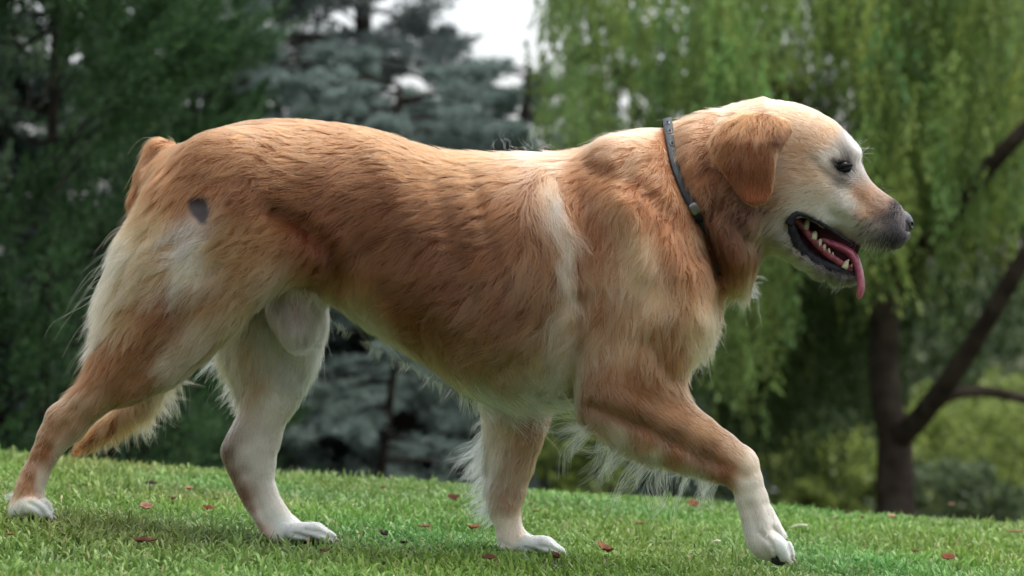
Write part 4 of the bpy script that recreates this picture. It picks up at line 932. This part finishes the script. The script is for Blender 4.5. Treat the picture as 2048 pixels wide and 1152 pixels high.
stud(32, .0075, 'buckle', m_metal, .95, 1.2); stud(36, .0055, 'buckle_bar', m_lip, 1.2, .5)
CPd = cs

# ------------------------------------------------------------------ fur: combed strands that follow the skin
def mesh_samples(V, F, n, dens):
    tri = np.concatenate([F[:, [0, 1, 2]], F[:, [0, 2, 3]]]); A, B, C = V[tri[:, 0]], V[tri[:, 1]], V[tri[:, 2]]
    N = np.cross(B - A, C - A); ar = np.linalg.norm(N, axis=1) * .5
    p = ar * dens((A + B + C) / 3, N / (2 * ar[:, None] + 1e-12)); p /= p.sum()
    k = rng.choice(len(tri), n, p=p); u = rng.random(n); v = rng.random(n); m = u + v > 1; u[m] = 1 - u[m]; v[m] = 1 - v[m]
    return A[k] + u[:, None] * (B - A)[k] + v[:, None] * (C - A)[k]

def nearest_of(pts, q):
    kd = KDTree(len(pts))
    for i, p in enumerate(pts): kd.insert(p, i)
    kd.balance()
    return np.array([kd.find(p)[1] for p in q])

def strands(name, P0, colr, path, rad0, rad1, material, parent):
    """path (n,k,3) in world metres -> one hair curves object"""
    n, k, _ = path.shape
    hc = bpy.data.hair_curves.new(name); hc.add_curves([k] * n)
    base = np.array(parent.matrix_basis.translation)
    hc.position_data.foreach_set('vector', (path - base).astype(np.float32).ravel())
    r = (rad0[:, None] * (1 - np.linspace(0, 1, k)[None]) + rad1[:, None] * np.linspace(0, 1, k)[None]).astype(np.float32)
    at = hc.attributes.get('radius') or hc.attributes.new('radius', 'FLOAT', 'POINT'); at.data.foreach_set('value', r.ravel())
    ca = hc.attributes.new('coat', 'FLOAT_COLOR', 'CURVE'); c = np.ones((n, 4), np.float32); c[:, :3] = colr; ca.data.foreach_set('color', c.ravel())
    hc.materials.append(material)
    o = bpy.data.objects.new(name, hc); col.objects.link(o); o.parent = parent
    return o

m_fur = bpy.data.materials.new('dog_fur'); m_fur.use_nodes = True; t = m_fur.node_tree; t.nodes.clear()
at = t.nodes.new('ShaderNodeAttribute'); at.attribute_name = 'coat'
hb = t.nodes.new('ShaderNodeBsdfHairPrincipled'); hb.model = 'CHIANG'; hb.parametrization = 'COLOR'
t.links.new(at.outputs['Color'], hb.inputs['Color']); hb.inputs['Roughness'].default_value = .42; hb.inputs['Radial Roughness'].default_value = .55
hb.inputs['Random Roughness'].default_value = .2
o_ = t.nodes.new('ShaderNodeOutputMaterial'); t.links.new(hb.outputs[0], o_.inputs[0])

NF = 330000
def dens(P, N):
    px = to_px(P); d = np.where(N[:, 1] < .35, 1.0, .45)
    d = d * np.where((px[:, 0] > 1540) & (P[:, 2] > .3), 2.3, 1.0)
    d = d * np.where((P[:, 2] < .17) | (px[:, 0] > 1440), 1.5, 1)
    return d
P0 = mesh_samples(V, F, NF, dens).astype(np.float32)
_, gid = body_sdf(P0, True)
keep = ~bare(P0, gid)
# inside of the open mouth carries no hair
pq = to_px(P0); mouthline = (pq[:, 0] > 1572) & (P0[:, 2] > .3) & (pq[:, 0] < 1715)
ylow = np.interp(pq[:, 0], [1560, 1590, 1640, 1680, 1715], [440, 430, 448, 474, 494]); yup = np.interp(pq[:, 0], [1560, 1575, 1586, 1603, 1630, 1660, 1690, 1715], [450, 455, 478, 502, 523, 535, 542, 546])
keep &= ~(mouthline & (pq[:, 1] > ylow - 3) & (pq[:, 1] < yup) & (gid == TRUNK))
P0 = P0[keep]; gid = gid[keep]; NF = len(P0)
fl = np.zeros((NF, 5), np.float32); Q0 = to_px(P0, gid)
for g, tb in FLOW.items():
    m = gid == g
    if m.any():
        vv = tb[:, 2:7].copy(); vv[:, :2] /= np.linalg.norm(vv[:, :2], axis=1)[:, None]
        fl[m] = shepard(Q0[m], tb[:, :2], vv, 14, 1.9)
L = fl[:, 2] * .01; lift = fl[:, 3]; wave = fl[:, 4]
hp = poly_dist(Q0, HIP); L = np.where((gid == TRUNK) & (hp < 50) & (np.abs(P0[:, 0]) < 9), np.minimum(L, np.clip((hp + 7) / PPM * 1.0, .004, 1)), L)
# locks
nc = max(NF // 34, 10)
ci = rng.choice(NF, nc, replace=False); own = nearest_of(P0[ci], P0)
crand = rng.random((nc, 4)); cr_ = crand[own]
jl = np.clip(L / .02, .1, 1)[:, None]; Pc = P0 * (1 - .6 * jl) + P0[ci][own] * .6 * jl + np.stack([cr_[:, 1] - .5, np.zeros(NF), cr_[:, 2] - .5], 1) * .012 * jl
colr = coat_color(Pc, gid)
ang = lattice_noise(P0, 22, 11) * .35 * np.clip(L / .02, .1, 1) + lattice_noise(P0, 60, 12) * .35 * np.clip(L / .02, .15, 1) + (cr_[:, 0] - .5) * .5 * np.clip(L / .03, .1, 1) + rng.normal(0, .09, NF)
dx = fl[:, 0] * np.cos(ang) - fl[:, 1] * np.sin(ang); dy = fl[:, 0] * np.sin(ang) + fl[:, 1] * np.cos(ang)
D = np.stack([dx, np.zeros(NF), -dy], 1); D /= np.linalg.norm(D, axis=1)[:, None] + 1e-9
# hair on the back, the belly line and the far side still needs a direction: lean it away from the spine
K = 6
L = np.where((P0[:, 2] > .075 - .07 * P0[:, 0]) & (L < .0105), L * 1.35, np.where(L < .0105, L * .7, L)); L = L * np.clip(rng.normal(1, .22, NF), .45, 1.6) * (1 + .25 * lattice_noise(P0, 30, 14))
# the coat is parted by the collar
dc = np.full(NF, 1e9)
for i_ in range(0, len(CPd), 2): dc = np.minimum(dc, np.hypot(Q0[:, 0] - CPd[i_, 0], Q0[:, 1] - CPd[i_, 1]))
onneck = (gid == TRUNK) & (np.abs(P0[:, 1]) > -1)
upper = Q0[:, 1] < 455
L = np.where(onneck & (dc < 140), np.minimum(L, np.where(upper, np.clip((dc - 4) / PPM * 1.15, .004, 1), np.clip((dc + 4) / PPM * 1.3, .008, 1))), L)
L = np.where(onneck & (dc < 8), .0025, L)
ue = (gid == TRUNK) & (Q0[:, 0] > 1412) & (Q0[:, 0] < 1560) & (Q0[:, 1] > 225) & (Q0[:, 1] < 415); L = np.where(ue, np.minimum(L, .013), L); lift = np.where(ue, lift * .5, lift)
stray = (rng.random(NF) < .012) & (dc > 30)
L[stray] *= 1.35
path = np.empty((NF, K, 3), np.float32)
d0, n0 = grid_sample(P0); p = P0 - n0 * .0008; path[:, 0] = p
toclump = P0[ci][own] - P0
cl = np.clip(L / .03, .12, .75)[:, None]
ph = cr_[:, 1] * 6.283
for k in range(1, K):
    tt = k / (K - 1)
    d, n = grid_sample(p)
    T = D - n * (D * n).sum(1)[:, None]; T /= np.linalg.norm(T, axis=1)[:, None] + 1e-6
    S = np.cross(n, T)
    step = (L / (K - 1))[:, None]
    nl = np.where(stray, lift * 2.2, lift)[:, None]
    p = p + step * (T + n * nl * (1.0 if k < 3 else .6)) + S * (step * wave[:, None] * .8 * np.sin(ph + tt * 5.5 + cr_[:, 2] * 2)[:, None])
    p = p + toclump * cl * (.36 * (tt ** 1.2)) * (~stray)[:, None]
    p[:, 2] -= (L * .05 * tt * np.clip(lift * 3, 0, 1))
    d, n = grid_sample(p)
    want = L * lift * tt * .8 + .0006
    p = p + n * np.clip(want - d, 0, .02)[:, None]
    hug = (np.clip(want * 1.8 + .001 - d, -.006, 0) * np.clip(1.2 - lift * 2.2, 0, 1))[:, None] * (~stray)[:, None]
    p = p + n * hug
    path[:, k] = p
v = (1 + .19 * (cr_[:, 3] - .5) * np.clip(L / .02, .2, 1) + rng.normal(0, .09, NF) + .12 * lattice_noise(P0, 50, 15))[:, None]
warm = rng.normal(0, .04, NF)[:, None] * np.array([[1, 0, -1.]])
cc = np.clip(colr * v * (1 + warm), .004, .92)
pale = (rng.random(NF) < .06)[:, None]; cc = np.where(pale, cc * .5 + .5 * np.array([.75, .66, .52]) * np.clip(cc.max(1, keepdims=True) * 1.6, .1, 1), cc)
thick = np.where(L > .012, .00021, .00015) * rng.uniform(.75, 1.25, NF)
fur = strands('fur', P0, cc, path, thick, thick * .3, m_fur, dog)


# ------------------------------------------------------------------ long loose hair: leg feathers, fringes, whiskers
def wisps(name, line, n_locks, per, L, direction, curl, colr, seed, rad=.00013, spread=.0035, k=11, parent=None, jl=.35, jd=.35, down=.4):
    r = np.random.default_rng(seed); line = np.array(line, float); seg = np.concatenate([[0], np.cumsum(np.linalg.norm(np.diff(line[:, :2], axis=0), axis=1))]); seg /= seg[-1]
    out = []; cols = []
    for q in range(n_locks):
        u = r.random(); px = np.interp(u, seg, line[:, 0]); py = np.interp(u, seg, line[:, 1]); Y = np.interp(u, seg, line[:, 2]); dd = np.array([np.interp(u, [0, 1], [direction[0][i], direction[1][i]]) for i in (0, 1)])
        a = math.atan2(dd[1], dd[0]) + r.normal(0, jd); l0 = np.interp(u, np.linspace(0, 1, len(L)), L) * r.uniform(1 - jl, 1 + jl)
        b = W(px, py, Y + r.normal(0, .008)); ph = r.uniform(0, 6.28); cu = curl * r.uniform(.5, 1.4); bend = r.normal(0, .5)
        for j in range(per):
            l = l0 * r.uniform(.6, 1.08); t_ = np.linspace(0, 1, k); ang = a + r.normal(0, .12) + bend * t_ + r.normal(0, .15) * t_
            st = np.stack([np.cos(ang), np.sin(ph * .3 + t_ * 2) * .25, -np.sin(ang) - down * t_], 1) * (l / (k - 1)); P = b + r.normal(0, spread, 3) * [1, .8, .5] * np.clip(1 - .0, 0, 1) + np.cumsum(st, 0)
            nrm = np.stack([np.sin(ang), np.zeros(k), np.cos(ang)], 1)
            P = P + nrm * (np.sin(ph + t_ * 7.0) * cu * l * t_)[:, None] - (r.normal(0, spread, 3) * 0)
            P = P * 1.0; cen = b + np.cumsum(np.stack([np.cos(a + bend * t_), 0 * t_, -np.sin(a + bend * t_) - down * t_], 1) * (l / (k - 1)), 0) + nrm * (np.sin(ph + t_ * 7.0) * cu * l * t_)[:, None]
            P = P * (1 - .75 * t_[:, None] ** .7) + cen * .75 * t_[:, None] ** .7
            out.append(P); cols.append(lin(colr) * r.uniform(.8, 1.12))
    n = len(out)
    return strands(name, None, np.array(cols), np.array(out), np.full(n, rad), np.full(n, rad * .35), m_fur, parent or dog)
nearf = [(1185, 838, -.1), (1240, 868, -.1), (1330, 905, -.1), (1450, 958, -.1)]
wisps('leg_feathering', nearf, 40, 20, [.058, .07, .062, .032], ((-.75, .55), (-.15, 1)), .10, (232, 228, 214), 5, down=.35)
wisps('leg_feathering', [(1185, 842, -.1), (1210, 858, -.1)], 14, 18, [.06, .055], ((-1, .12), (-.9, .45)), .10, (232, 228, 212), 6, down=.0)
wisps('leg_feathering', [(1235, 868, -.1), (1330, 905, -.1), (1440, 955, -.1)], 36, 16, [.024, .028, .018], ((-.3, 1), (-.1, 1)), .05, (222, 212, 190), 7)
wisps('leg_feathering', [(972, 835, .085), (974, 900, .085), (978, 950, .085)], 30, 18, [.040, .050, .028], ((-.8, .8), (-.6, .8)), .10, (228, 220, 204), 8, down=.5)
wisps('leg_feathering', [(978, 930, .085), (982, 1000, .085), (990, 1040, .085)], 26, 18, [.034, .034, .016], ((-.8, .65), (-.7, .9)), .05, (236, 232, 224), 9, down=.4)
wisps('leg_feathering', [(436, 640, .085), (446, 700, .085), (476, 775, .085), (480, 815, .085)], 44, 14, [.04, .045, .03, .012], ((-.8, .8), (-.5, .9)), .06, (224, 204, 170), 10, down=.4)
wisps('leg_feathering', [(32, 985, -.088), (36, 995, -.088)], 5, 16, [.018, .016], ((-1, .3), (-1, .4)), .02, (236, 228, 214), 12, down=.1, jl=.15, jd=.12)
wisps('belly_fringe', [(665, 640, -.02), (740, 690, -.02), (850, 745, -.02), (950, 805, -.03), (1000, 825, -.03)], 40, 10, [.010, .013, .016, .026, .014], ((.3, 1), (-.1, 1)), .05, (226, 218, 196), 13, down=.2)
wisps('belly_tuft', [(540, 572, -.03), (590, 580, -.035), (640, 575, -.03)], 46, 14, [.045, .062, .045], ((.1, 1), (0, 1)), .04, (206, 190, 186), 24, down=.1, jd=.15)
wisps('belly_tuft', [(505, 590, -.05), (560, 560, -.055), (640, 590, -.045)], 40, 12, [.022, .026, .03], ((-.1, 1), (.3, 1)), .06, (216, 200, 172), 25, down=.1, jd=.25)
wisps('chest_fringe', [(1430, 600, -.02), (1425, 660, -.02), (1385, 715, -.03), (1345, 745, -.04)], 50, 12, [.012, .016, .018, .012], ((.6, .8), (.3, 1)), .05, (232, 214, 184), 14, down=.3)
wisps('neck_fringe', [(1448, 565, -.02), (1480, 578, -.02), (1508, 552, -.02)], 30, 12, [.014, .02, .02], ((.1, 1), (.9, .5)), .08, (236, 224, 204), 15, down=.2)
wisps('tail_feathering', [(345, 725, .04), (300, 790, .04), (235, 850, .04), (170, 888, .04)], 80, 16, [.045, .045, .03, .016], ((.55, .75), (-.3, .7)), .04, (214, 178, 128), 16, down=.2)
wisps('rump_fringe', [(268, 430, -.06), (232, 520, -.07), (212, 590, -.08), (198, 650, -.085), (188, 700, -.085)], 60, 12, [.014, .020, .020, .016, .012], ((-.8, .5), (-.5, .8)), .06, (226, 206, 172), 17, down=.3, jl=.18)
wisps('whiskers', [(1722, 478, -.046), (1745, 484, -.044), (1775, 480, -.036), (1795, 474, -.026)], 34, 1, [.022, .024, .02, .014], ((-.55, .9), (.2, 1)), .03, (236, 232, 226), 18, rad=.00010, jd=.3, down=.2)
wisps('whiskers', [(1640, 556, -.03), (1670, 565, -.025), (1696, 562, -.02)], 20, 1, [.014, .014, .012], ((-.3, 1), (.2, 1)), .03, (230, 226, 220), 19, rad=.00009, jd=.3, down=.1)
wisps('brow_whiskers', [(1710, 292, -.03), (1716, 302, -.03), (1720, 312, -.03)], 9, 1, [.03, .03, .012], ((.85, -.55), (1, .1)), .03, (238, 234, 228), 20, rad=.00010, jd=.3, down=.5)
wisps('whiskers', [(1752, 372, -.01), (1768, 384, -.01)], 3, 1, [.018, .02], ((.7, -.8), (.8, -.6)), .03, (220, 210, 200), 21, rad=.00008, jd=.2, down=.9)
wisps('back_wisps', [(980, 298, 0), (1040, 302, 0), (1130, 298, 0)], 16, 2, [.018, .022, .016], ((.3, -1), (-.6, -.8)), .12, (226, 214, 196), 22, rad=.00009, jd=.9, down=.0)

# ------------------------------------------------------------------ fallen leaves and straws on the lawn
def leaf_m(name, c1, c2): return noisy(name, lin(c1) * .55, lin(c2) * .55, 60, rough=.7, bump=.4, bscale=200, spec=.3)
LM = {'orange': leaf_m('orange_dry_leaf', (165, 98, 62), (195, 132, 92)), 'brown': leaf_m('brown_dry_leaf', (105, 62, 42), (150, 92, 62)), 'red': leaf_m('red_brown_dry_leaf', (105, 56, 42), (145, 82, 62)),
      'pale': leaf_m('pale_dry_leaf', (205, 150, 118), (235, 190, 158)), 'tan': leaf_m('tan_dry_leaf', (165, 130, 85), (200, 165, 115)), 'dark': leaf_m('dark_dry_leaf', (60, 38, 30), (95, 55, 42))}
def dry_leaf(px, py, size_px, kind, rot, curl, label, slim=.26):
    p = on_ground(px, py); r = np.random.default_rng(int(px * 7 + py)); s = .92 * size_px / PPM * (CAMD + p[1]) / CAMD; n = 9; tl = r.uniform(.15, .6); vs = []; ca, sa = math.cos(R(rot)), math.sin(R(rot))
    for i in range(n):
        u = i / (n - 1); wv = math.sin(math.pi * min(u * .92 + .05, 1)) ** .8 * s * slim * (1 + r.normal(0, .08)); cz = .018 + curl * s * (abs(u - .5) * 2) ** 2 + r.normal(0, .0006)
        for j, q in enumerate((-1, -.5, 0, .5, 1)):
            x = (u - .5) * s + r.normal(0, .0004); y = q * wv; z = cz + y * tl + abs(q) ** 1.6 * wv * .75 + r.normal(0, .0005)
            vs.append((p[0] + x * ca - y * sa * .9, p[1] + x * sa + y * ca * .9 - (z - cz) * .4, p[2] + z))
    fs = [(i * 5 + j, i * 5 + j + 1, (i + 1) * 5 + j + 1, (i + 1) * 5 + j) for i in range(n - 1) for j in range(4)]
    me = mesh_obj('fallen_leaf', vs, fs, LM[kind], loc=tuple(p))
    so_ = me.modifiers.new('thickness', 'SOLIDIFY'); so_.thickness = .0006
    tag(me, label, 'leaf', 'dry leaves fallen on the lawn')
for a in [(290, 1112, 56, 'red', -8, .12, 'long dark red leaf curled on the grass in front of the near hind paw', .16), (293, 1042, 30, 'pale', 20, .25, 'pale pinkish torn leaf right of the near hind paw', .4), (418, 1043, 30, 'orange', -15, .2, 'small light orange leaf midway between the hind paws'),
          (345, 1020, 20, 'brown', 30, .2, 'small brown leaf lying above the light orange one'), (378, 1001, 17, 'pale', 10, .3, 'tiny pale leaf left of the far hind leg', .5), (303, 990, 30, 'dark', 5, .05, 'flat dark leaf near the crest behind the near hind leg', .2),
          (908, 1021, 26, 'brown', 5, .3, 'curled brown leaf just left of the far fore leg', .4), (767, 998, 18, 'red', 50, .2, 'tiny red brown leaf near the crest between far hind and far fore legs'), (948, 1080, 34, 'orange', 20, .2, 'orange leaf on the grass left of the standing fore paw'),
          (768, 1096, 26, 'dark', 60, .3, 'dark leaf standing on edge right of the far hind paw', .4), (808, 1112, 18, 'dark', 20, .2, 'small dark leaf in the front grass under the belly'), (850, 1078, 32, 'tan', 0, .1, 'thin tan leaf under the middle of the belly', .16),
          (1112, 1143, 30, 'red', 70, .3, 'red brown leaf below the standing fore paw at the bottom edge', .4), (978, 1144, 30, 'brown', 0, .15, 'brown leaf at the bottom edge left of the standing fore paw', .3), (1212, 1128, 40, 'orange', 60, .15, 'broad orange leaf between the two fore paws', .5),
          (1387, 1032, 26, 'orange', 0, .25, 'bright orange leaf under the raised forearm', .42), (1280, 1070, 26, 'tan', 10, .3, 'curled tan leaf left of the raised paw', .2), (1725, 1057, 18, 'brown', 70, .2, 'brown leaf standing in the grass right of the raised paw'),
          (1785, 1056, 20, 'pale', 40, .2, 'pinkish leaf on the grass below the forked trunk', .4), (1695, 1046, 14, 'brown', 10, .2, 'tiny brown leaf nearest the raised paw on its right'), (1832, 1128, 16, 'brown', 20, .2, 'small brown leaf low on the right lawn'),
          (1897, 1142, 30, 'orange', -5, .15, 'orange leaf at the bottom edge on the right', .42), (2030, 1086, 42, 'tan', -12, .1, 'long tan leaf at the right edge of the lawn', .14), (1903, 1024, 14, 'pale', 0, .2, 'tiny pale leaf on the crest at the right'),
          (20, 1100, 18, 'orange', 30, .2, 'small orange leaf at the left edge by the near hind paw'), (1062, 1030, 15, 'red', 60, .2, 'tiny red leaf just right of the far fore leg'), (1072, 1046, 13, 'red', 20, .2, 'smaller red leaf low beside the far fore leg'),
          (650, 1130, 20, 'brown', 20, .2, 'brown leaf at the bottom edge below the far hind paw')]:
    dry_leaf(*a)
def straw(a, b_, rz, label):
    p = on_ground(*a); q = on_ground(*b_); L_ = np.linalg.norm(W(*b_) - W(*a))
    q = W(b_[0], b_[1], p[1]); p = p + [0, 0, .012]; q[2] = max(q[2], p[2] + .004)
    v_, f_ = tube(spline([p, (p + q) / 2 + [0, 0, .003], q], 9), np.linspace(.0010, .0022, 9), 6, flat=.4); o_ = mesh_obj('dry_straw', v_, f_, m_straw, loc=tuple(p)); tag(o_, label, 'straw', 'dry straws in the grass')
m_straw = noisy('dry_straw', lin((215, 208, 180)), lin((238, 232, 210)), 60, rough=.6)
straw((1578, 1070), (1615, 1052), 0, 'pale straw sticking up just right of the raised paw')
straw((1420, 1104), (1441, 1092), 0, 'short pale straw in the grass left of the raised paw')
